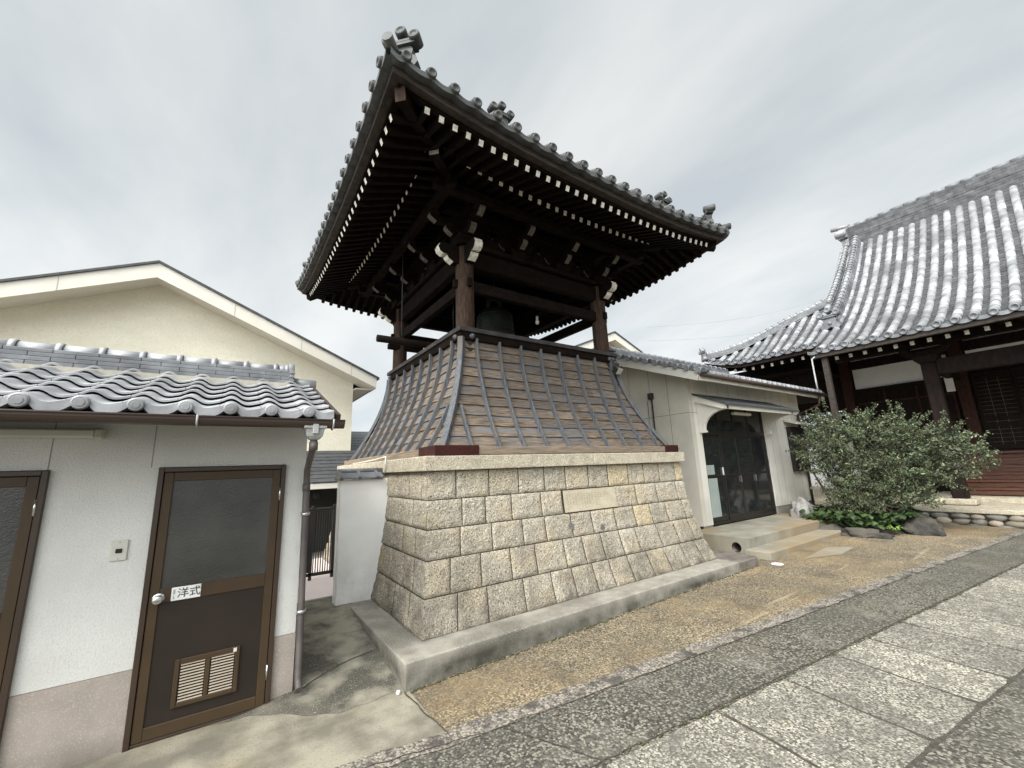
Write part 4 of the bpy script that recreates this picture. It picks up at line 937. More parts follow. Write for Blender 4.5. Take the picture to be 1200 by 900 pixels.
# ------------------------------------------------------------------ white stub wall, gate, house behind
st = thing('stub_wall', 'short white plaster wall with grey tile coping beside the stone base', 'wall', (1.4, 5.4, .2))
mb = MB(); mb.box(1.135, 1.86, 5.33, 5.50, .18, 1.585); mb.build('wall_panel', m_plaster, st, bevel=.008)
mb = MB(); mb.prism([(1.115, 5.28, 1.59), (1.115, 5.28, 1.612), (1.115, 5.415, 1.685), (1.115, 5.55, 1.612), (1.115, 5.55, 1.59)], (.52, 0, 0)); 
mb.build('coping', m_tile, st, bevel=.004)
mb = MB()
for x in (1.13, 1.345, 1.56): mb.beam((x, 5.268, 1.60), (x, 5.415, 1.688), .035, .035); mb.beam((x, 5.562, 1.60), (x, 5.415, 1.688), .035, .035)
mb.tube([(1.11, 5.415, 1.69), (1.66, 5.415, 1.69)], .03, n=10); mb.build('coping_rolls', m_tile, st)
mb = MB(); mb.ball((1.60, 5.40, 1.60), (.05, .06, .05), seed=3, amp=.5); mb.build('mortar_lump', m_plaster, st)
wr = MB(); wr.tube([(1.74, 7.3, 1.822), (1.69, 6.5, 1.825), (1.72, 6.0, 1.84), (1.67, 5.5, 1.85), (1.64, 5.24, 1.85), (1.625, 5.2, 1.79), (1.63, 5.22, 1.66)], .008, n=8)
o = wr.build('hose', m_white, None); tag(o, 'thin pale cable looped over the corner of the stone cap by the stub wall', 'cable')
gtg = thing('side_gate', 'black metal barred gate closing the passage behind the outhouse', 'gate', (1.2, 6.7, .2))
mb = MB(); gy = 6.75
mb.tube([(.62, gy, 1.17), (1.38, gy, 1.17)], .022, n=8); mb.box(.62, 1.38, gy-.02, gy+.02, .27, .31)
for x in (.64, 1.08, 1.37): mb.box(x-.02, x+.02, gy-.02, gy+.02, .22, 1.22)
mb.build('frame', m_black, gtg)
for k in range(9):
    x = 1.115+k*.032; b = MB(); b.box(x-.006, x+.006, gy-.006, gy+.006, .31, 1.16); b.build('bar', m_black, gtg)
mb = MB(); mb.box(.66, 1.06, gy-.005, gy+.005, .32, 1.14); mb.build('solid_panel', m_black, gtg)
ch = thing('cream_house', 'large cream sided house with shallow gable roof behind the outhouse', 'house', (-1.44, 10.5, 0))
AX, AZ, SL = -1.44, 5.87, .45
mb = MB(); wx0, wx1 = -5.3, 2.44; y0, y1 = 10.55, 20
mb.prism([(wx0, y0, 0), (wx1, y0, 0), (wx1, y0, AZ-.22-SL*(wx1-AX)), (AX, y0, AZ-.22), (wx0, y0, AZ-.22-SL*(AX-wx0))], (0, y1-y0, 0)); recalc(mb.build('wall', m_cream, ch))
for s_ in (-1, 1):
    L_ = 4.30; ex_ = AX+s_*L_; ez_ = AZ-SL*L_
    mb = MB(); mb.prism([(AX, 10.0, AZ), (AX, 10.0, AZ-.30), (ex_, 10.0, ez_-.24), (ex_, 10.0, ez_)], (0, .05, 0)); recalc(mb.build('rake_board', m_cream_w, ch))
    mb = MB(); mb.prism([(AX, 10.05, AZ-.22), (AX, 10.05, AZ-.25), (ex_, 10.05, ez_-.25), (ex_, 10.05, ez_-.22)], (0, .52, 0)); recalc(mb.build('soffit', m_cream_w, ch))
    mb = MB(); mb.prism([(AX, 9.97, AZ+.05), (AX, 9.97, AZ+.003), (ex_+s_*.06, 9.97, ez_-.022), (ex_+s_*.06, 9.97, ez_+.025)], (0, 10, 0)); recalc(mb.build('roof', m_slate, ch))
    mb = MB(); mb.box(min(ex_, wx1 if s_ > 0 else wx0), max(ex_, wx1 if s_ > 0 else wx0), 10.3, 19.9, ez_-.24, ez_-.21); mb.box(min(ex_, ex_-s_*.04), max(ex_, ex_-s_*.04), 10.05, 19.9, ez_-.24, ez_-.03)
    mb.build('eave_soffit', m_cream_w, ch)
mb = MB()
for s_ in (-1, 1):
    for q in (1.3, 2.6, 3.7): mb.box(AX+s_*q-.006, AX+s_*q+.006, 9.996, 10.0, AZ-.28-SL*q, AZ-.02-SL*q)
mb.build('board_joints', mat('joint_tan', (.45, .42, .35), (.4, .37, .31)), ch)
pr = thing('porch_roof', 'low dark slate lean-to roof at the foot of the cream house', 'roof', (1.6, 10, 0))
mb = MB(); nr = 9
for k in range(nr):
    t0, t1 = k/nr, (k+1)/nr; y_a, z_a = 9.45+1.08*t0, 1.50+.70*t0; y_b, z_b = 9.45+1.08*t1, 1.50+.70*t1
    mb.box(.2, 2.62, y_a, y_b+.05, z_a, z_a+.02); mb.add([(.2, y_a-.01, z_a+.02), (2.62, y_a-.01, z_a+.02), (2.62, y_b, z_b+.015), (.2, y_b, z_b+.015)], [(0, 1, 2, 3)])
mb.build('slates', m_slate, pr)
mb = MB(); mb.box(.2, 2.60, 9.46, 9.50, 1.38, 1.49); mb.build('fascia', m_cream_w, pr)
mb = MB(); mb.box(.2, 2.60, 10.46, 10.50, 0, 1.47); mb.box(.2, 2.6, 9.52, 10.46, 1.40, 1.43); mb.build('dark_recess', m_black, pr)
mb = MB(); mb.lathe((1.72, 10.44, 1.22), [(.0, .03), (.07, .03), (.085, .0)], 20, axis=(0, -1, 0)); mb.build('vent_cover', mat('dark_vent', (.05, .05, .05), (.06, .06, .06)), pr)
nb_ = thing('neighbour_house', 'grey slate roofed house glimpsed between the cream house and the bell tower', 'house', (6, 14, 0))
mb = MB(); mb.box(3.2, 9, 14.2, 19, 0, 2.3); mb.build('wall', m_cream_w, nb_)
mb = MB(); nr = 14
for k in range(nr):
    t0, t1 = k/nr, (k+1)/nr; y_a, z_a = 13+3*t0, 2.2+1.0*t0; y_b, z_b = 13+3*t1, 2.2+1.0*t1
    mb.prism([(3.0, y_a, z_a), (9.5, y_a, z_a), (9.5, y_a, z_a+.03), (3.0, y_a, z_a+.03)], (0, .25, .06))
mb.prism([(3, 13.0, 2.19), (3, 16, 3.19), (3, 19, 2.19)], (6.5, 0, 0)); recalc(mb.build('roof', m_slate, nb_))
gh = thing('gabled_house', 'distant pale gabled house peeping above the outbuilding roof', 'house', (18.7, 16, 0))
ax_, az_ = 18.68, 9.48
mb = MB(); mb.prism([(14.8, 16.5, 0), (22.6, 16.5, 0), (22.6, 16.5, az_-.3-.41*3.92), (ax_, 16.5, az_-.45), (14.8, 16.5, az_-.3-.41*3.88)], (0, 8, 0)); recalc(mb.build('wall', mat('tan_wall', (.52, .47, .34), (.48, .43, .31), nscale=2), gh))
for s_ in (-1, 1):
    mb = MB(); mb.prism([(ax_, 16, az_-.04), (ax_, 16, az_-.48), (ax_+s_*4.2, 16, az_-.48-.41*4.2), (ax_+s_*4.2, 16, az_-.04-.41*4.2)], (0, .52, 0)); recalc(mb.build('rake_board', m_cream_w, gh))
    mb = MB(); mb.prism([(ax_, 15.95, az_+.05), (ax_, 15.95, az_-.038), (ax_+s_*4.3, 15.95, az_-.038-.41*4.3), (ax_+s_*4.3, 15.95, az_+.05-.41*4.3)], (0, 8.6, 0)); recalc(mb.build('roof', m_slate, gh))

# ------------------------------------------------------------------ outbuilding with the glass doors
ob = thing('outbuilding', 'greige panelled hall with arched canopy over black glass doors', 'building', (10.5, 5, 0.1))
X0, Y0, X1 = 7.87, 4.95, 13.15; DX0, DX1 = 8.22, 10.98
mb = MB(); mb.prism([(X0, Y0, .38), (X0, 8.15, .38), (X0, 8.15, 3.41), (X0, 6.55, 4.03), (X0, Y0, 3.41)], (.14, 0, 0)); recalc(mb.build('side_wall', m_panel, ob))
mb = MB(); mb.box(X0+.012, X0+.13, Y0+.01, 8.2, .0, .375); mb.box(X0+.012, DX0-.005, Y0+.012, Y0+.14, 0, .375); mb.box(DX1+.02, X1, Y0+.012, Y0+.14, 0, .505)
mb.build('footing', m_conc, ob)
mb = MB(); mb.box(X0+.14, DX0, Y0, Y0+.14, .38, 3.41); mb.box(DX1+.02, X1, Y0, Y0+.14, .515, 3.41); mb.box(DX0, DX1+.02, Y0, Y0+.14, 2.86, 3.41); mb.box(X1-.14, X1, Y0+.14, 8.1, .5, 3.41)
mb.build('front_wall', m_panel2, ob)
def seam(*q): m_ = MB(); m_.box(*q); m_.build('panel_seam', mat('seam_dark', (.24, .225, .19), (.2, .19, .16)), ob)
for y in (5.42, 5.88, 6.45): seam(X0-.0015, X0+.01, y-.006, y+.006, .38, 3.38+(y-Y0)*.385)
seam(X0-.0015, X0+.01, Y0, 8, 2.648, 2.660); seam(X0, X0+.35, Y0-.0015, Y0+.01, 2.648, 2.658)
for x in (8.6, 9.05, 9.5, 9.95, 10.4, 11.28, 11.62, 12.1, 12.6): seam(x-.004, x+.004, Y0-.0015, Y0+.01, (2.87 if x < 11 else .52), 3.405)
mb = MB(); mb.box(DX0, DX1, Y0+.5, Y0+.55, 0.3, 3.0); mb.box(DX0, DX1, Y0+.14, Y0+.5, .2, .36); mb.build('dark_lobby', m_void, ob)
mb = MB(); dz0, dz1 = .355, 2.86; yy = Y0+.05
fw_ = .045
gd = MB(); gd.box(DX0, DX0+fw_, yy-.03, yy+.03, dz0, dz1); gd.box(DX1-fw_, DX1, yy-.03, yy+.03, dz0, dz1); gd.box(DX0+fw_, DX1-fw_, yy-.03, yy+.03, dz0, dz0+.05); gd.box(DX0+fw_, DX1-fw_, yy-.032, yy+.03, 2.19, 2.29); gd.box(DX0+fw_, DX1-fw_, yy-.03, yy+.03, dz1-.04, dz1)
gdo = gd.build('door_frame', m_frame, ob, bevel=.004)
wp = (DX1-DX0-2*fw_)/4
for k in range(4):
    a = DX0+fw_+wp*k; b_ = a+wp; off = -.012 if k in (1, 2) else .010
    p = MB(); y_ = yy+off
    p.box(a, a+.038, y_-.012, y_+.012, .408, 2.187); p.box(b_-.038, b_, y_-.012, y_+.012, .408, 2.187); p.box(a+.038, b_-.038, y_-.012, y_+.012, .408, .50); p.box(a+.038, b_-.038, y_-.012, y_+.012, 2.14, 2.187); p.box(a+.038, b_-.038, y_-.012, y_+.012, 1.31, 1.355)
    po = p.build('glass_door', m_frame, ob, bevel=.003)
    g_ = MB(); g_.box(a+.038, b_-.038, y_-.003, y_+.003, .50, 1.31); g_.box(a+.038, b_-.038, y_-.003, y_+.003, 1.355, 2.14); g_.build('pane', m_glass, po)
    if k < 3:
        h = MB(); hx = b_-.02; h.box(hx-.014, hx+.014, y_-.03, y_-.013, (1.34 if k == 0 else 1.16), (1.50 if k == 0 else 1.30)); h.build('handle', m_sign if k == 0 else m_steel, po)
    if k == 0:
        h = MB(); h.box(a+.042, a+.40, y_-.006, y_-.0035, .503, 1.285); h.box(a+.042, a+.34, y_-.006, y_-.0035, 1.36, 1.56); h.build('painted_reflection', mat('painted_reflection', (.34, .38, .36), (.28, .32, .30), rough=.3, spec=.5), po)  # pale panels on the glass stand in for a light reflection
    t_ = MB(); t_.box(a+.01, b_-.01, yy-.003, yy+.003, 2.29, dz1-.04); t_.build('transom_pane', m_glass, gdo)
    if k: t_ = MB(); t_.box(a-.02, a+.02, yy-.02, yy+.02, 2.292, dz1-.042); t_.build('transom_bar', m_frame, gdo)
# canopy with concave wing brackets
cn = MB(); cn.prism([(8.02, Y0-.002, 3.03), (8.02, 4.25, 2.73), (8.02, 4.25, 2.765), (8.02, Y0-.002, 3.065)], (3.32, 0, 0)); cno = recalc(cn.build('canopy', m_slate, ob))
cn = MB(); cn.prism([(8.06, Y0-.002, 3.027), (8.06, 4.30, 2.748), (8.06, 4.30, 2.66), (8.06, 4.36, 2.66), (8.06, Y0-.002, 2.88)], (3.22, 0, 0)); recalc(cn.build('soffit', m_panel2, cno))
def wing(x):
    pts = [(Y0-.002, 3.0), (4.30, 2.74), (4.30, 2.655)]
    for i in range(11):
        t = math.pi/2*i/10; pts.append((4.34+.48*math.sin(t), 2.655-.36*(1-math.cos(t))))
    pts += [(4.82, 2.27), (4.80, 2.265), (4.80, 2.225), (Y0-.002, 2.225)]
    w_ = MB(); w_.prism([(x, a, b_) for a, b_ in pts], (.075, 0, 0)); recalc(w_.build('wing_bracket', m_panel2, ob, bevel=.006))
wing(8.13); wing(11.0)
lt = MB(); lt.box(8.9, 9.6, 4.55, 4.64, 2.60, 2.66); lt.build('canopy_lamp', m_lamp_b, ob, bevel=.01)
# pillar moulding left of the doors, window with dark lattice on the right
mb = MB(); mb.box(12.15, 13.0, Y0-.10, Y0-.002, 1.30, 2.45); wo_ = mb.build('window_grille', m_frame, ob, bevel=.005)
mb = MB()
for k in range(12): mb.box(12.18+k*.07, 12.20+k*.07, Y0-.115, Y0-.101, 1.34, 2.41)
mb.build('slats', m_frame, wo_)
mb = MB(); mb.prism([(12.05, Y0-.002, 2.60), (12.05, Y0-.30, 2.50), (12.05, Y0-.30, 2.525), (12.05, Y0-.002, 2.63)], (1.05, 0, 0)); recalc(mb.build('window_hood', m_panel2, ob))
mb = MB(); mb.box(X0-.10, X0-.002, 5.78, 5.88, 3.06, 3.20); mbo = mb.build('meter_box', m_frame, ob, bevel=.004)
mb = MB(); mb.tube([(X0-.03, 5.82, 3.06), (X0-.03, 5.82, 1.2)], .016, n=8); mb.build('conduit', m_frame, ob)
mb = MB(); mb.tube([(X0-.02, 5.95, 3.02), (X0-.02, 5.95, 1.2)], .008, n=6); mb.build('thin_conduit', m_conc, ob)
# roof of the outbuilding
RS = .385; RXa, RXb = 7.36, 13.28; ery = 4.36; erz = 3.20
yrid = 6.55
mb = MB(); mb.beam((RXa+.02, ery, erz+.055), (RXa+.02, yrid, erz+.055+(yrid-ery)*RS), .04, .17); mb.beam((RXa+.02, 8.75, erz+.055), (RXa+.02, yrid, erz+.055+(yrid-ery)*RS), .04, .17); mb.build('rake_board', m_panel2, ob, bevel=.004)
mb = MB(); mb.box(RXa+.042, RXb, ery-.02, ery+.02, erz-.02, erz+.12); mb.build('fascia', m_panel2, ob, bevel=.004)
mb = MB(); mb.prism([(RXa+.045, ery+.022, erz-.01), (RXa+.045, ery+.022, erz+.10), (RXa+.045, yrid, erz+.11+(yrid-ery)*RS), (RXa+.045, yrid, erz+(yrid-ery)*RS)], (RXb-RXa-.05, 0, 0)); mb.prism([(RXa+.045, 8.74, erz-.01), (RXa+.045, 8.74, erz+.10), (RXa+.045, yrid, erz+.11+(yrid-ery)*RS), (RXa+.045, yrid, erz+(yrid-ery)*RS)], (RXb-RXa-.05, 0, 0)); recalc(mb.build('roof_slab', m_panel2, ob))
mb = MB(); p2 = .236; n = 8
for side in (0, 1):
    for r_ in range(9):
        for k in range(25):
            xl = RXa-.03+p2*k; s0 = -.06+r_*.26; s1 = s0+.29; vs = []
            for i in range(n+1):
                x = xl+p2*i/n; u = i/n; h = .045*math.cos((u-.22)/.22*math.pi/2) if u < .44 else -.012*math.sin((u-.44)/.56*math.pi)
                for s_, dz in ((s0, .0), (s0, .034), (s1, .008)):
                    y = ery+s_; z = erz+.145+s_*RS+dz+h; vs.append((x, y if side == 0 else 2*yrid-y, z))
            mb.add(vs, [(3*i+q, 3*i+3+q, 3*i+4+q, 3*i+1+q) for i in range(n) for q in range(2)], sm=True)
mb.build('roof_tiles', m_tile_s, ob)
mb = MB()
for k in range(25): mb = MB(); mb.lathe((RXa-.03+p2*k+.052, ery-.055, erz+.135), [(0, .02), (.045, .018), (.055, 0), (.05, -.05)], 10, axis=(0, -1, 0)); mb.build('eave_tile_end', m_tile_s, ob)
for k in range(10):      # barrel tiles along the rake
    a = ery-.03+.235*k; z = erz+.18+(a-ery)*RS; mb = MB(); mb.tube([(RXa-.05, a, z), (RXa+.18, a, z+.01)], [.062, .058], n=10); mb.build('verge_tile', m_tile_s, ob)
    mb = MB(); mb.tube([(RXa-.03, a-.11, z-.02), (RXa+.10, a-.11, z-.02)], .05, n=8); mb.build('verge_tile', m_tile, ob)
mb = MB(); zz = erz+.14+(yrid-ery)*RS
for L_ in range(5): 
    x = RXa+.05+.1*(L_ % 2)
    while x < 12.6: mb.box(x, min(x+.25, 12.6)-.003, yrid-.15+.012*L_, yrid+.15-.012*L_, zz+.035*L_, zz+.035*L_+.031); x += .25
mb.tube([(RXa+.05, yrid, zz+.20), (12.62, yrid, zz+.20)], .06, n=12)
mb.build('ridge', m_tile, ob)
mb = MB()
x = RXa+.2
while x < 12.6: mb = MB(); mb.tube([(x, yrid, zz+.20), (x+.05, yrid, zz+.20)], .075, n=12); mb.build('ridge_collar', m_tile_s, ob); x += .26
mb = MB(); mb.tube([(RXa, ery-.075, erz+.08), (RXb+.02, ery-.075, erz+.07)], .045, n=10); mb.tube([(12.85, ery-.075, erz+.05), (12.85, ery-.02, 3.0), (12.88, Y0-.06, 2.8), (12.88, Y0-.06, .4)], .032, n=10); mb.build('gutter', m_gutter, ob)

# door platform and step
dp = thing('door_platform', 'concrete platform with a round drain hole in its left side before the glass doors', 'platform', (9, 4.4, .1))
mb = MB(); px0, px1, py0, py1, pz0, pz1 = 7.32, 11.15, 3.83, 4.945, .02, .345
mb.box(px0+.002, px1, py0, py1, pz1-.03, pz1); mb.box(px0+.35, px1, py0+.002, py1, pz0, pz1-.03); mb.box(px0+.002, px0+.35, py0+.33, py1, pz0, pz1-.03); mb.box(px0+.06, px0+.35, py0+.002, py0+.10, pz0, pz1-.03)
hc = (py0+.215, .185); hr = .078; N_ = 24
ring = [(px0, hc[0]+hr*math.cos(2*math.pi*k/N_), hc[1]+hr*math.sin(2*math.pi*k/N_)) for k in range(N_)]
def sq(k):
    c_, s_ = math.cos(2*math.pi*k/N_), math.sin(2*math.pi*k/N_); t = 1/max(abs(c_), abs(s_))
    y = hc[0]+(.115 if abs(c_)*t > .99 and c_ > 0 else .215)*c_*t if c_ < 0 else hc[0]+.115*c_*t
    z = hc[1]+(pz1-.03-hc[1])*s_*t if s_ > 0 else hc[1]+(hc[1]-pz0)*s_*t
    return (px0, y, z)
outer = [sq(k) for k in range(N_)]
mb.add(ring+outer, [(k, (k+1) % N_, N_+(k+1) % N_, N_+k) for k in range(N_)])
inner = [(px0+.30, y, z) for _, y, z in ring]
mb.add(ring+inner, [((k+1) % N_, k, N_+k, N_+(k+1) % N_) for k in range(N_)], sm=True)
mb.add([(px0, py0+.33, pz0), (px0, py1, pz0), (px0, py1, pz1-.03), (px0, py0+.33, pz1-.03)], [(0, 1, 2, 3)])
mb.add([(px0, py0+.002, pz0), (px0+.06, py0+.002, pz0), (px0+.06, py0+.002, pz1-.03), (px0, py0+.002, pz1-.03)], [(0, 1, 2, 3)])
mb.build('platform_block', m_pad, dp)
mb = MB(); mb.lathe((px0+.001, hc[0], hc[1]), [(hr*.985, -.29), (hr*.985, .004), (hr*1.06, .004), (hr*1.06, -.002)], 24, axis=(-1, 0, 0)); mb.build('drain_pipe', m_gutter, dp)
mb = MB(); mb.lathe((px0+.28, hc[0], hc[1]), [(0, 0), (hr, 0)], 20, axis=(-1, 0, 0)); mb.build('drain_end', m_void, dp)
mb = MB(); mb.box(7.16, 10.75, 3.43, 3.83, .02, .20); o = mb.build('door_step', m_pad, None, bevel=.015, bseg=2); tag(o, 'low pale concrete step below the platform of the glass doors', 'step')

# ------------------------------------------------------------------ main temple hall on the right
th_ = thing('temple_hall', 'large dark timber temple hall with sweeping silver tiled roof', 'temple', (16.5, 0, .5))
EX, RXm = 12.30, 18.3
def F(X): s = (X-12.3)/5.5; return 4.30+4.5*(.55*s+.45*s*s)
def ss(t): t = min(1, max(0, t)); return t*t*(3-2*t)
def FZ(X, y):
    z = F(X)
    if y > 4.6: z += .08*max(0, X-12.95)*ss((y-4.6)/.8)*(1-ss((X-14)/1.5)*.6) + (.30*((y-5.9)/1.45)**2 if y > 5.9 else 0)
    return z
HX0, HX1 = 12.95, 15.42; YC, YG = 7.35, 4.5
def hipx(y): return HX1-(HX1-HX0)*(y-YG)/(YC-YG)
YEND = -14
mb = MB()
# stepped pan courses
def pans(x0f, x1f, ya, yb, ny=1, c=.125):
    x = min(x0f(ya), x0f(yb)); xe = max(x1f(ya), x1f(yb))
    while x < xe:
        x2 = min(x+c, xe)
        for i in range(ny):
            a, b_ = ya+(yb-ya)*i/ny, ya+(yb-ya)*(i+1)/ny
            if x+1e-6 < max(x0f(a), x0f(b_)) and x < min(x0f(a), x0f(b_))-.2: continue
            if x > min(x1f(a), x1f(b_))+.01: continue
            mb.add([(x, a, FZ(x, a)-.02), (x, b_, FZ(x, b_)-.02), (x, b_, FZ(x, b_)+.012), (x, a, FZ(x, a)+.012), (x2+.01, b_, FZ(x2, b_)-.012), (x2+.01, a, FZ(x2, a)-.012)], [(0, 1, 2, 3), (3, 2, 4, 5)])
        x = x2
pans(lambda y: EX, lambda y: RXm-.2, YEND, 4.10, 18)
pans(lambda y: HX0, lambda y: RXm-.2, 4.10, YG, 1)
pans(lambda y: HX0, lambda y: hipx(y), YG, YC, 12)
recalc_roof = mb.build('roof_pans', m_pan, th_)
mb = MB()
mb.grid(lambda u, v: (2*RXm-(EX+(RXm-EX)*v), YEND+(YG-YEND)*u, F(EX+(RXm-EX)*v)), 4, 14)   # rear slope
mb.grid(lambda u, v: ((1-v)*(HX0+u*(2*RXm-2*HX0))+v*(HX1+u*(2*RXm-2*HX1)), YC+(YG-YC)*v, FZ(HX0, YC)+(FZ(HX1, YG)-FZ(HX0, YC))*v**1.3), 8, 6)   # side slope
pts = [(HX1+.05+(RXm-HX1-.05)*i/10, YG-.25, F(HX1+(RXm-HX1)*i/10)-.05) for i in range(11)]
mb.add(pts+[(2*RXm-x, y, z) for x, y, z in reversed(pts[:-1])], [tuple(range(21))])
mb.build('rear_roof', m_tile, th_)
mb = MB(); y = .69-.2685*54
rows_y = []
while y < YC-.1:
    rows_y.append(y); y += .2685
for y in rows_y:
    x0 = EX if y < 4.05 else HX0; x1 = RXm-.35 if y < YG else hipx(y)-.05
    if x1-x0 < .12: continue
    L_ = x1-x0; n = max(3, int(L_/.34)); 
    for i in range(n):        # each barrel tile is its own short tapering piece
        a, b_ = x0-.04+L_*i/n, x0-.04+L_*(i+1)/n+.02; m2 = []
        q = 9; vs = []
        for xx, rr_ in ((a, .085), (a+.01, .087), (b_, .078)):
            for k in range(q): t = math.pi*k/(q-1); vs.append((xx, y+rr_*math.cos(t), FZ(max(xx, x0), y)+.008+rr_*math.sin(t)*1.02))
        mb.add(vs, [(j*q+k, j*q+k+1, (j+1)*q+k+1, (j+1)*q+k) for j in range(2) for k in range(q-1)], sm=True)
mb.build('barrel_tiles', m_tile_t, th_)
mbs = {0: MB(), 1: MB()}
for y in rows_y:
    x0 = EX if y < 4.05 else HX0; mb = mbs[int(x0 == HX0)]
    mb.lathe((x0-.05, y, FZ(x0, y)+.02), [(0, .03), (.042, .028), (.047, .04), (.072, .04), (.075, .02), (.072, -.05)], 16, axis=(-1, 0, -.12))
for y0_, y1_ in zip(rows_y[:-1], rows_y[1:]):
    x0 = EX if y0_ < 4.0 else HX0; n = 6; vs = []; mb = mbs[int(x0 == HX0)]
    for i in range(n+1):
        y = y0_+(y1_-y0_)*i/n; sg_ = .035*math.sin(math.pi*i/n); z = FZ(x0, y); vs += [(x0-.06, y, z+.03-sg_), (x0-.06, y, z-.05-sg_), (x0+.1, y, z-.05)]
    mb.add(vs, [(3*i+k, 3*i+1+k, 3*i+4+k, 3*i+3+k) for i in range(n) for k in (0, 1)])
for q in (0, 1): recalc(mbs[q].build('eave_tiles', m_tile, th_))
# ridges
mb = MB(); y0_, y1_ = YEND, 4.36
for k in range(9):
    w_ = .46-.022*k+(.03 if k in (0, 5) else 0); z = 8.98+.095*k
    x = y0_+.15*(k % 2)
    while x < y1_: mb.box(RXm-w_/2, RXm+w_/2, x, min(x+.42, y1_)-.004, z, z+.085); x += .42
mb.build('main_ridge', mat('ridge_tile_dark', (.105, .107, .112), (.05, .051, .054), nscale=5, rough=.65, island=.25), th_)
mb = MB(); y = y1_
while y > y0_: mb.tube([(RXm, y, 9.88), (RXm, y-.33, 9.88)], [.095, .091], n=12); y -= .335
mb.build('ridge_caps', m_tile, th_)
mb = MB(); y = 3.9
while y > y0_: mb.lathe((RXm-.27, y, 8.98), [(0, .02), (.05, .02), (.055, .035), (.078, .035), (.08, -.1)], 12, axis=(-1, 0, 0)); y -= .2
mb.build('ridge_discs', m_tile_d, th_)
onigawara((RXm, 4.36, 8.85), (0, 1, 0), 2.3, th_, m_tile_s); 
mb = MB(); mb.tube([(RXm, 4.2, 9.96), (RXm, 4.75, 10.06)], .075, n=12); mb.build('ridge_horn', m_tile_s, th_)
def tridge(pts, w_, h_, name, collars=True):
    mb = MB()
    for k in range(4):
        for a, b_ in zip(pts[:-1], pts[1:]): mb.beam(Vector(a)+Vector((0, 0, h_*(k+.5)/4)), Vector(b_)+Vector((0, 0, h_*(k+.5)/4)), w_*(1-.09*k), h_/4*.84)
    ro = mb.build(name, m_tile, th_)
    mb = MB()
    P_ = [Vector(p)+Vector((0, 0, h_+.02)) for p in pts]
    mb.tube(P_, .062, n=10)
    if collars:
        for a, b_ in zip(P_[:-1], P_[1:]):
            n = max(1, int((b_-a).length/.16))
            for i in range(n): q = a+(b_-a)*(i+.5)/n; d = (b_-a).normalized(); mb.tube([q-d*.045, q+d*.03], [.085, .078], n=10)
    mb.build('cap_tiles', m_tile_s, ro); return ro
yk = 4.02
tridge([(13.85+(17.95-13.85)*i/12, yk, F(13.85+(17.95-13.85)*i/12)+.06) for i in range(13)], .26, .26, 'descending_ridge')
onigawara((13.78, yk, F(13.78)+.02), (-1, 0, 0), 1.35, th_, m_tile)
tridge([(15.35+(18.0-15.35)*i/10, YG-.06-.012*i, F(15.35+(18.0-15.35)*i/10)+.02) for i in range(11)], .18, .08, 'verge_ridge')
tridge([(hipx(YG+(YC-YG)*i/10), YG+(YC-YG)*i/10, FZ(hipx(YG+(YC-YG)*i/10), YG+(YC-YG)*i/10)+.02) for i in range(11)], .20, .17, 'hip_ridge')
onigawara((HX0-.02, YC+.03, FZ(HX0, YC)+.0), (-.7, .7, 0), 1.0, th_, m_tile_s)
# eaves timber
mb = MB(); mb.box(EX-.02, EX+.06, YEND, 4.13, 4.12, 4.235); mb.build('eave_board', m_fascia, th_, bevel=.01)
mb = MB(); mb.box(EX+.005, EX+.20, YEND, 4.10, 4.237, 4.27); mb.build('eave_lath', m_temple, th_)
mb = MB(); n = 10; vs = []
for i in range(n+1):
    y = 4.15+(YC+.03-4.15)*i/n; z = FZ(HX0, y)-.17; vs += [(HX0-.01, y, z), (HX0-.01, y, z+.09), (HX0+.07, y, z+.09), (HX0+.07, y, z)]
mb.add(vs, [(4*i+k, 4*i+(k+1) % 4, 4*i+4+(k+1) % 4, 4*i+4+k) for i in range(n) for k in range(4)]); recalc(mb.build('left_eave_board', m_temple, th_))
mb = MB(); mb.prism([(EX, 4.10, 4.13), (13.6, 4.10, F(13.6)-.25), (13.6, 4.10, F(13.6)-.06), (EX, 4.10, 4.27)], (0, .05, 0)); recalc(mb.build('porch_barge_board', m_fascia, th_))
mb = MB(); mb.grid(lambda u, v: (EX+.05+(17.2-EX)*v, YEND+(4.08-YEND)*u, 4.235+(F(13.4)-.42-4.235)/1.1*min(1.1, (17.2-EX)*v)+max(0, (17.2-EX)*v-1.1)*.12), 2, 8, sm=False)
mb.grid(lambda u, v: (HX0+.03+4.2*v, 4.08+(YC-4.08)*u, FZ(HX0, 4.08+(YC-4.08)*u)-.10+.25*v), 8, 2, sm=False); mb.build('soffit', m_temple, th_)
kk = 0
for k in range(40):
    y = 3.98-.285*k; 
    if y < -7: break
    mb = MB(); mb.beam((15.2, y, 4.72), (12.62, y, 4.09), .075, .09, 0, endmi=1); recalc(mb.build('rafter', [m_temple, m_white], th_))
for k in range(11):
    y = 4.35+.27*k; z = FZ(HX0, y)-.24
    mb = MB(); mb.beam((15.8, y, z+.5), (13.15, y, z), .07, .09, 0, endmi=1); recalc(mb.build('rafter', [m_temple, m_white], th_))
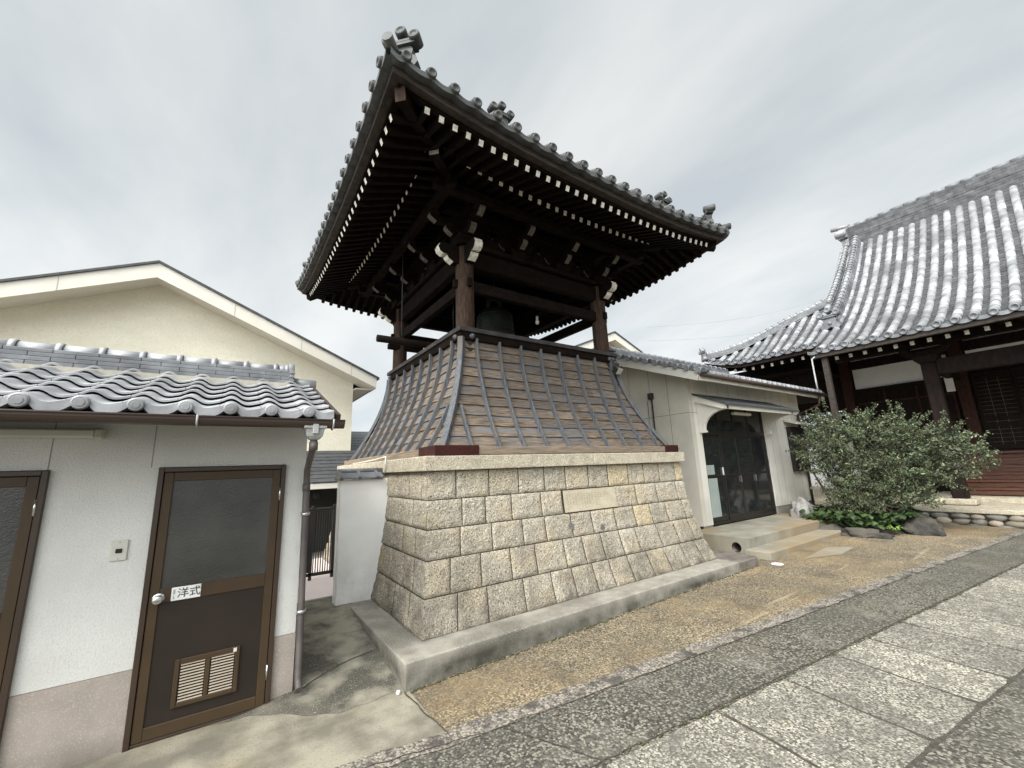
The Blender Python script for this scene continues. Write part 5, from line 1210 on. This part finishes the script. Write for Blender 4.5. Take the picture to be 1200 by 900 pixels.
# porch columns, beams, brackets
for y in (2.24, -2.4):
    mb = MB(); mb.box(13.38, 13.63, y-.125, y+.125, .62, 3.72); mb.build('porch_column', m_temple, th_, bevel=.02)
    mb = MB(); mb.box(13.26, 13.75, y-.25, y+.25, .50, .63); mb.build('column_base', m_cap, th_, bevel=.03, bseg=2)
    mb = MB(); block(mb, 13.505, y, 3.72, .42, .16)
    for a in (-1, 1):
        pf_ = [(0, 3.88), (.20, 3.88), (.34, 3.93), (.46, 4.02), (0, 4.02)]
        mb.prism([(13.44, y+a*q, z) for q, z in pf_], (.13, 0, 0))
        block(mb, 13.505, y+a*.36, 4.02, .18, .10)
    recalc(mb.build('porch_bracket', m_temple, th_))
mb = MB(); mb.box(13.42, 13.59, -2.28, 2.12, 3.40, 3.78); mb.build('porch_tie_beam', m_temple, th_, bevel=.02)
mb = MB(); mb.box(13.43, 13.58, -6, 4.0, 4.12, 4.27); mb.build('porch_purlin', m_temple, th_, bevel=.01)
mb = MB(); mb.box(13.6, 16.4, 2.16, 2.32, 3.55, 3.80); mb.build('link_beam', m_temple, th_, bevel=.01)
mb = MB(); mb.box(12.36, 12.48, 3.83, 3.95, .50, 4.13); mb.build('corner_post', m_fascia, th_, bevel=.006)
mb = MB(); mb.tube([(12.30, 4.02, 4.20), (12.28, 4.12, 4.12), (12.33, 4.14, 3.6), (12.34, 4.14, 3.32)], .018, n=8); mb.build('rain_pipe', m_pipe_w, th_)
# main wall
XW = 16.5
mb = MB(); mb.box(XW, XW+.1, -12, 4.75, 1.6, 6.0); mb.box(XW, 22, 4.70, 4.80, 0.5, 5.6); mb.box(XW, XW+.1, 4.8, 7.3, 3.1, 5.2); mb.box(XW-.05, XW+.12, 7.18, 7.33, .5, 5.2); mb.box(14, 22, 4.8, 7.25, 4.2, 4.25); mb.box(14.6, 14.7, 4.85, 6.85, 3.28, 4.9); mb.box(14.6, 14.7, 6.852, 7.3, 3.28, 4.64); mb.build('timber_wall', m_temple, th_)
mb = MB(); mb.box(XW-.012, XW, 2.36, 4.50, 3.70, 4.34); mb.box(XW-.012, XW, -6, 1.98, 3.86, 4.34); mb.box(XW-.012, XW, 2.36, 4.50, 4.62, 4.95); mb.box(XW-.012, XW, -6, 1.98, 4.62, 4.95); mb.build('plaster_panel', m_plaster, th_)
mb = MB(); mb.box(XW-.10, XW, -8, 4.75, 4.36, 4.60); mb.box(XW-.08, XW, -8, 4.75, 3.62, 3.70); mb.box(XW-.12, XW, -8, 4.75, 4.97, 5.2); mb.build('wall_beams', m_temple, th_, bevel=.008)
for y in (4.68, 2.16, -.9, -3.9):
    mb = MB(); mb.box(XW-.20, XW+.05, y-.125, y+.125, 1.55, 5.0); mb.build('wall_column', m_temple2, th_, bevel=.015)
mb = MB()
for k in range(4):
    y0_ = 1.98-.72*k-.36*0; ya, yb = 2.0-.72*(k+1), 2.0-.72*k
    mb.box(XW-.06, XW-.03, ya+.005, ya+.06, 1.68, 3.60); mb.box(XW-.06, XW-.03, yb-.06, yb-.005, 1.68, 3.60)
    for z in (1.68, 2.25, 2.42, 3.52): mb.box(XW-.058, XW-.03, ya+.06, yb-.06, z, z+.08)
mb.build('lattice_frame', m_temple, th_)
mb = MB()
for k in range(4):
    ya, yb = 2.0-.72*(k+1), 2.0-.72*k
    for q in (.33, .66): mb.box(XW-.05, XW-.042, ya+.06+(yb-ya-.12)*q-.004, ya+.06+(yb-ya-.12)*q+.004, 1.78, 3.52)
    for z in [1.85+.105*i for i in range(16)]: mb.box(XW-.05, XW-.042, ya+.06, yb-.06, z, z+.007)
mb.build('lattice_bars', mat('worn_bar', (.13, .105, .075), (.08, .065, .05)), th_)
mb = MB()
for k in range(3):
    ya = 2.36+.72*k; mb.box(XW-.05, XW-.02, ya, ya+.05, 1.68, 3.6); mb.box(XW-.05, XW-.02, ya+.05, ya+.71, 2.4, 2.48); mb.box(XW-.05, XW-.02, ya+.05, ya+.71, 3.2, 3.26)
mb.build('side_door_frames', m_temple2, th_)
# veranda, steps
mb = MB(); mb.box(15.95, XW, -8, 4.7, 1.52, 1.62); mb.build('veranda', m_temple2, th_, bevel=.01)
mb = MB(); mb.box(16.2, 16.25, 2.6, 4.7, .5, 1.52); mb.build('under_floor', m_void, th_)
for k in range(6):
    z = .63+.165*k; x = 14.75+.235*k
    mb = MB(); mb.box(x, x+.30, -3.2, 2.5, z+.105, z+.16); mb.box(x+.03, x+.05, -3.15, 2.45, z-.005, z+.103); mb.build('step', m_stair, th_, bevel=.006)
mb = MB()
for y in (2.52, -3.26): mb.prism([(14.72, y, .60), (15.0, y, .60), (16.3, y, 1.50), (16.3, y, 1.66), (16.1, y, 1.66), (14.72, y, .80)], (0, .06, 0))
recalc(mb.build('stair_stringer', m_stair, th_))
hs = MB(); hs.box(15.6, 15.64, 2.21, 2.37, 3.20, 3.95); o = hs.build('notice_board', m_sign, None, bevel=.005); tag(o, 'narrow blank white board hanging upright beside the temple column', 'notice board')
# stone terrace with cobble face
tr = thing('terrace', 'low temple terrace faced with rounded cobbles and topped with pale stone slabs', 'terrace', (12.8, 0, .1))
mb = MB(); mb.box(12.60, 13.3, -14, 4.6, .405, .492); mb.build('edge_slab', m_cap, tr, bevel=.015, bseg=2)
mb = MB(); mb.box(13.3, 26, -14, 9, .1, .488); mb.box(14.45, 16.3, -4, 3.0, .488, .60); mb.build('floor', m_cap, tr)
mb = MB(); mb.box(12.70, 13.2, -14, 4.4, 0, .405); mb.build('mortar_core', mat('pale_brown_mortar', (.17, .145, .11), (.11, .095, .075), nscale=9), tr)
mb = MB(); rs = random.Random(31)
for r_, z in enumerate((.335, .225)):
    y = 3.6
    while y > -7:
        w_ = rs.uniform(.10, .15); h_ = rs.uniform(.062, .074) if r_ == 0 else rs.uniform(.066, .08)
        mb.ball((12.67+rs.uniform(-.015, .01)-.03*r_, y-w_, z+rs.uniform(-.008, .008)), (.09, w_, h_), seed=rs.randint(0, 999), amp=.22, nu=14, nv=9); y -= 2*w_+.006
y = 3.6
while y > -7:
    w_ = rs.uniform(.12, .2); mb.ball((12.60, y-w_, .155), (.09, w_, .045), seed=rs.randint(0, 999), amp=.3); y -= 2*w_+.04
mb.build('cobbles', m_cobble, tr)
mb = MB(); mb.ball((13.4, 2.66, .56), (.18, .26, .09), seed=9, amp=.25); o = mb.build('flat_stone', m_cap, None); tag(o, 'flat rounded tan stone lying on the terrace behind the shrub', 'stone')
# wall and hedge seen through the gap
hg = MB(); rs = random.Random(2); leafcloud(hg, [(20.5+rs.gauss(0, .35), rs.uniform(4.9, 11), rs.uniform(1.4, 4.1+.3*math.sin(_))) for _ in range(11000)], .15, rs); tag(hg.build('hedge', m_leaf), 'dense green hedge rising behind the white boundary wall in the gap', 'hedge')
gw = MB(); gw.box(19.5, 19.7, 4.9, 14, 0, 2.15); o = gw.build('garden_wall', m_plaster, None); tag(o, 'white boundary wall glimpsed between the outbuilding and temple hall', 'wall')

# ------------------------------------------------------------------ planting
sh = thing('garden_shrub', 'broad spreading green shrub with feathery upright shoots in front of the temple steps', 'shrub', (11.4, 3.2, .2))
rs = random.Random(77); mb = MB(); stems = MB()
SB = Vector((11.35, 3.35, .2))
lumps = [((11.3, 4.05, 1.75), .50, .50), ((11.2, 3.65, 2.0), .50, .48), ((11.3, 3.1, 2.05), .55, .45), ((11.4, 2.55, 1.95), .55, .45), ((11.5, 2.0, 1.72), .50, .42), ((11.4, 1.65, 1.50), .38, .33),
         ((11.2, 3.85, 1.30), .45, .45), ((11.1, 3.35, 1.45), .60, .55), ((11.2, 2.75, 1.35), .60, .50), ((11.35, 2.25, 1.22), .50, .40), ((11.0, 3.3, .95), .50, .40), ((11.2, 2.7, .92), .42, .30), ((11.9, 3.0, 1.5), .7, .7), ((11.8, 2.3, 1.5), .5, .45), ((10.95, 3.62, 1.75), .4, .4), ((10.95, 3.5, .72), .42, .26), ((11.05, 3.0, .66), .42, .24), ((11.1, 2.45, .85), .36, .24)]
for (c, r_, h_) in lumps:
    c = Vector(c); n = int(3600*(r_/.5)**2)
    stems.tube([SB+Vector((rs.uniform(-.12, .12), rs.uniform(-.15, .15), 0)), (SB+c)/2+Vector((rs.uniform(-.1, .1), rs.uniform(-.1, .1), -.12)), c], [.028, .018, .006], n=6)
    for tw_ in range(46):
        d = Vector((rs.gauss(0, 1), rs.gauss(0, 1), rs.gauss(0, 1)+.35)).normalized(); tip = c+Vector((d.x*r_, d.y*r_, d.z*h_))*rs.uniform(.7, 1.35)
        st_ = c+(tip-c)*.25
        stems.tube([st_, tip], [.006, .002], n=4, cap=False)
        m_ = int(n/92*rs.uniform(.5, 1.5)); pts = []
        for _ in range(m_):
            t = rs.uniform(.0, 1)**.6; q = st_+(tip-st_)*t; w_ = .045*(1.2-t)+.012
            pts.append(q+Vector((rs.gauss(0, w_), rs.gauss(0, w_), rs.gauss(0, w_*.8))))
        leafcloud(mb, pts, .050, rs)
shoots = [(11.3, 4.18, 2.45), (11.2, 3.85, 2.78), (11.25, 3.70, 2.95), (11.2, 3.45, 2.62), (11.3, 3.30, 2.55), (11.3, 3.12, 2.66), (11.4, 2.98, 2.50), (11.3, 2.80, 2.72), (11.4, 2.62, 2.58), (11.4, 2.45, 2.66), (11.4, 2.22, 2.42), (11.5, 2.05, 2.45), (11.5, 1.88, 2.42), (11.5, 1.62, 2.02), (11.5, 1.36, 1.98), (11.45, 1.28, 1.62), (11.4, 1.30, 1.40), (11.2, 4.5, 2.10), (11.3, 4.55, 1.75), (11.2, 4.42, 1.45), (11.2, 1.9, .98), (11.1, 2.3, .82), (11.3, 1.75, 1.15), (10.95, 2.65, .62), (10.9, 3.2, .60)]
shoots += [(11.3+rs.uniform(-.2, .2), y_, 2.35+rs.uniform(.05, .42)-max(0, 2.6-y_)*.45) for y_ in [1.6+.11*k for k in range(26)]]
for s_ in shoots:
    s_ = Vector(s_); base = min((Vector(l[0]) for l in lumps), key=lambda c: (c-s_).length); pts = []; stems.tube([base, s_], [.006, .0015], n=4, cap=False)
    for _ in range(95): t = rs.uniform(.3, 1); w_ = .035*(1.25-t)+.008; pts.append(base+(s_-base)*t+Vector((rs.gauss(0, w_), rs.gauss(0, w_), rs.gauss(0, w_))))
    leafcloud(mb, pts, .042, rs, .45)
mb.build('foliage', m_leaf, sh)
for (a, b_, c) in (((11.3, 3.75, .2), (11.2, 3.95, .8), (11.2, 4.15, 1.3)), ((11.35, 3.6, .2), (11.2, 3.7, .8), (11.15, 3.8, 1.4)), ((11.4, 3.35, .2), (11.4, 3.3, .9), (11.3, 3.2, 1.6)), ((11.4, 3.15, .2), (11.35, 2.95, .8), (11.4, 2.7, 1.4)), ((10.9, 2.95, .2), (10.88, 2.93, .45), (10.9, 2.9, .75))):
    stems.tube([a, b_, c], [.04, .032, .015], n=7)
stems.build('branches', m_bark, sh)
# bed of broad leaved ground cover
mb = MB(); rs = random.Random(13)
def bedz(x, y): return gz(x)+.10
cnt_ = 0
while cnt_ < 1100:
    x, y = rs.uniform(10.15, 12.3), rs.uniform(2.45, 4.5)
    if (x-11.3)**2/1.15**2+(y-3.5)**2/1.0**2 > 1: continue
    cnt_ += 1
    z = bedz(x, y)+rs.uniform(.08, .30); a = rs.uniform(0, 6.28); tilt = rs.uniform(.1, .7); s_ = rs.uniform(.07, .125)
    d = Vector((math.cos(a), math.sin(a), 0)); r_ = Vector((-d.y, d.x, 0)); n_ = Vector((0, 0, 1)); d2 = d*math.cos(tilt)-n_*math.sin(tilt)
    P0 = Vector((x, y, z)); nn = r_.cross(d2)*-1
    vs = [P0, P0+d2*s_*.35+r_*s_*.5-nn*.01, P0+d2*s_*.85+r_*s_*.42-nn*.015, P0+d2*s_*1.3-nn*.03, P0+d2*s_*.85-r_*s_*.42-nn*.015, P0+d2*s_*.35-r_*s_*.5-nn*.01, P0+d2*s_*.6+nn*.012]
    mb.add(vs, [(0, 1, 6), (1, 2, 6), (2, 3, 6), (3, 4, 6), (4, 5, 6), (5, 0, 6)], sm=True)
o = mb.build('ground_cover', m_host); o['kind'] = 'stuff'
mb = MB(); mb.ball((11.5, 3.5, .12), (1.3, 1.0, .16), seed=3, amp=.15, nu=30, nv=12); struct(mb.build('planting_bed', m_soil))
sp_ = MB()
for k in range(26):
    a = rs.uniform(0, 6.28); d = Vector((math.cos(a), math.sin(a), 0)); r_ = Vector((-d.y, d.x, 0))*.010; b0 = Vector((10.55, 2.72, .20)); l_ = rs.uniform(.12, .22)
    sp_.add([b0-r_, b0+r_, b0+d*l_*.5+r_*1.2+Vector((0, 0, l_*.55)), b0+d*l_*.5-r_*1.2+Vector((0, 0, l_*.55)), b0+d*l_+Vector((0, 0, l_*.35))], [(0, 1, 2, 3), (3, 2, 4)])
o = sp_.build('spiky_plant', mat('lime_leaf', (.16, .26, .05), (.11, .19, .04), rough=.5, island=.2)); tag(o, 'small bright green spiky plant at the right end of the ground cover', 'plant')
fe = thing('fern', 'fern with arching fronds under the right side of the shrub', 'fern', (10.9, 2.68, .3))
m_fern = mat('fern_green', (.07, .13, .045), (.045, .09, .035), rough=.5, island=.25)
for k in range(12):
    fn_ = MB(); a = rs.uniform(-2.6, .6); d = Vector((math.cos(a), math.sin(a), 0)); b0 = Vector((10.9, 2.68, .35)); l_ = rs.uniform(.2, .36); r_ = Vector((-d.y, d.x, 0))
    fn_.tube([b0+d*l_*t+Vector((0, 0, .18*math.sin(t*2.4))) for t in (0, .25, .5, .75, 1)], .003, n=4)
    for i in range(12):
        t = (i+1)/12; q = b0+d*l_*t+Vector((0, 0, .18*math.sin(t*2.4)))
        for s_ in (-1, 1): w_ = .06*(1-t*.8); fn_.add([q, q+r_*s_*w_+d*.012, q+r_*s_*w_*.9+d*.028, q+d*.02], [(0, 1, 2, 3)])
    fn_.build('frond', m_fern, fe)
def rock(name, c, r_, seed, mt, label, rot=0, amp=.6, grp=None):
    mb = MB(); mb.ball(c, r_, seed=seed, amp=amp, nu=26, nv=16, rot=rot, fr=1.9)
    mb.v = [tuple(Vector(v)+Vector((1, 1, 1))*.035*noise.noise(Vector(v)*7)*min(r_)/.15) for v in mb.v]
    o = mb.build(name, mt); tag(o, label, 'rock', grp)
rock('garden_rock', (10.75, 4.35, .36), (.20, .22, .34), 4, m_rock_l, 'tall pale grey rock standing against the outbuilding wall', .4)
rock('garden_rock', (11.6, 4.45, .30), (.25, .25, .22), 12, m_rock_l, 'weathered grey rock just right of the tall pale rock', .4)
rock('garden_rock', (10.22, 3.72, .15), (.16, .30, .12), 6, m_rock, 'dark low edging rock at the left of the planting bed', .25)
rock('garden_rock', (10.12, 3.08, .15), (.18, .36, .12), 7, m_rock, 'brown grey edging rock under the middle of the ground cover', .2)
rock('garden_rock', (11.1, 2.52, .20), (.30, .36, .24), 8, m_rock, 'large dark sloping rock at the right end of the planting bed', -.5)
# overhead wires
for z0, z1, nm in ((9.2, 12.6, 'upper'), (8.4, 11.2, 'lower')):
    mb = MB(); A = Vector((19, 14, z0)); B = Vector((34, 9, z1)); mb.tube([A+(B-A)*t-Vector((0, 0, .5*math.sin(math.pi*t))) for t in [i/12 for i in range(13)]], .005, n=5)
    tag(mb.build('overhead_wire', mat('wire_grey', (.25, .26, .27), (.2, .21, .22))), f'{nm} of the two thin overhead wires in the sky left of the temple roof', 'wire', 'overhead wires')

# small fittings
rs = random.Random(91)
leaf_m = mat('fallen_leaf', (.20, .14, .06), (.12, .075, .035), nscale=8, island=.4)
lm_ = MB(); pts = []
for _ in range(150):
    k = rs.random()
    if k < .45: x, y = rs.uniform(1.4, 6.8), 3.43-abs(rs.gauss(0, .05))
    elif k < .75: x, y = rs.uniform(8.5, 12.4), rs.uniform(1.9, 2.9)
    else: x, y = rs.uniform(1.3, 11), rs.uniform(1.2, 3.3)
    pts.append((x, y, gz(x)+.010))
for p in pts:
    a = rs.uniform(0, 6.28); u_ = Vector((math.cos(a), math.sin(a), rs.uniform(-.1, .1))); v_ = Vector((-math.sin(a), math.cos(a), rs.uniform(-.1, .25))); q = Vector(p); s_ = rs.uniform(.007, .016)
    lm_.add([q-u_*s_, q+v_*s_*.55, q+u_*s_, q-v_*s_*.55], [(0, 1, 2, 3)])
o = lm_.build('leaf_litter', leaf_m); o['kind'] = 'stuff'
# moss and dirt along the foot of the plinth and between the slabs
ms = MB()
for _ in range(520):
    t = rs.random()
    if t < .55: x = rs.uniform(1.27, 6.7); y = 3.425-abs(rs.gauss(0, .012)); z = gz(x)+.004
    else: x = rs.uniform(2, 11); y = sl_e(x)+rs.gauss(0, .012); z = gz(x)+.006
    ms.ball((x, y, z), (rs.uniform(.006, .02), rs.uniform(.005, .012), rs.uniform(.003, .009)), seed=_, amp=.5, nu=6, nv=4)
o = ms.build('moss', mat('moss', (.07, .075, .03), (.045, .045, .025), nscale=20, rough=.95, island=.35)); o['kind'] = 'stuff'
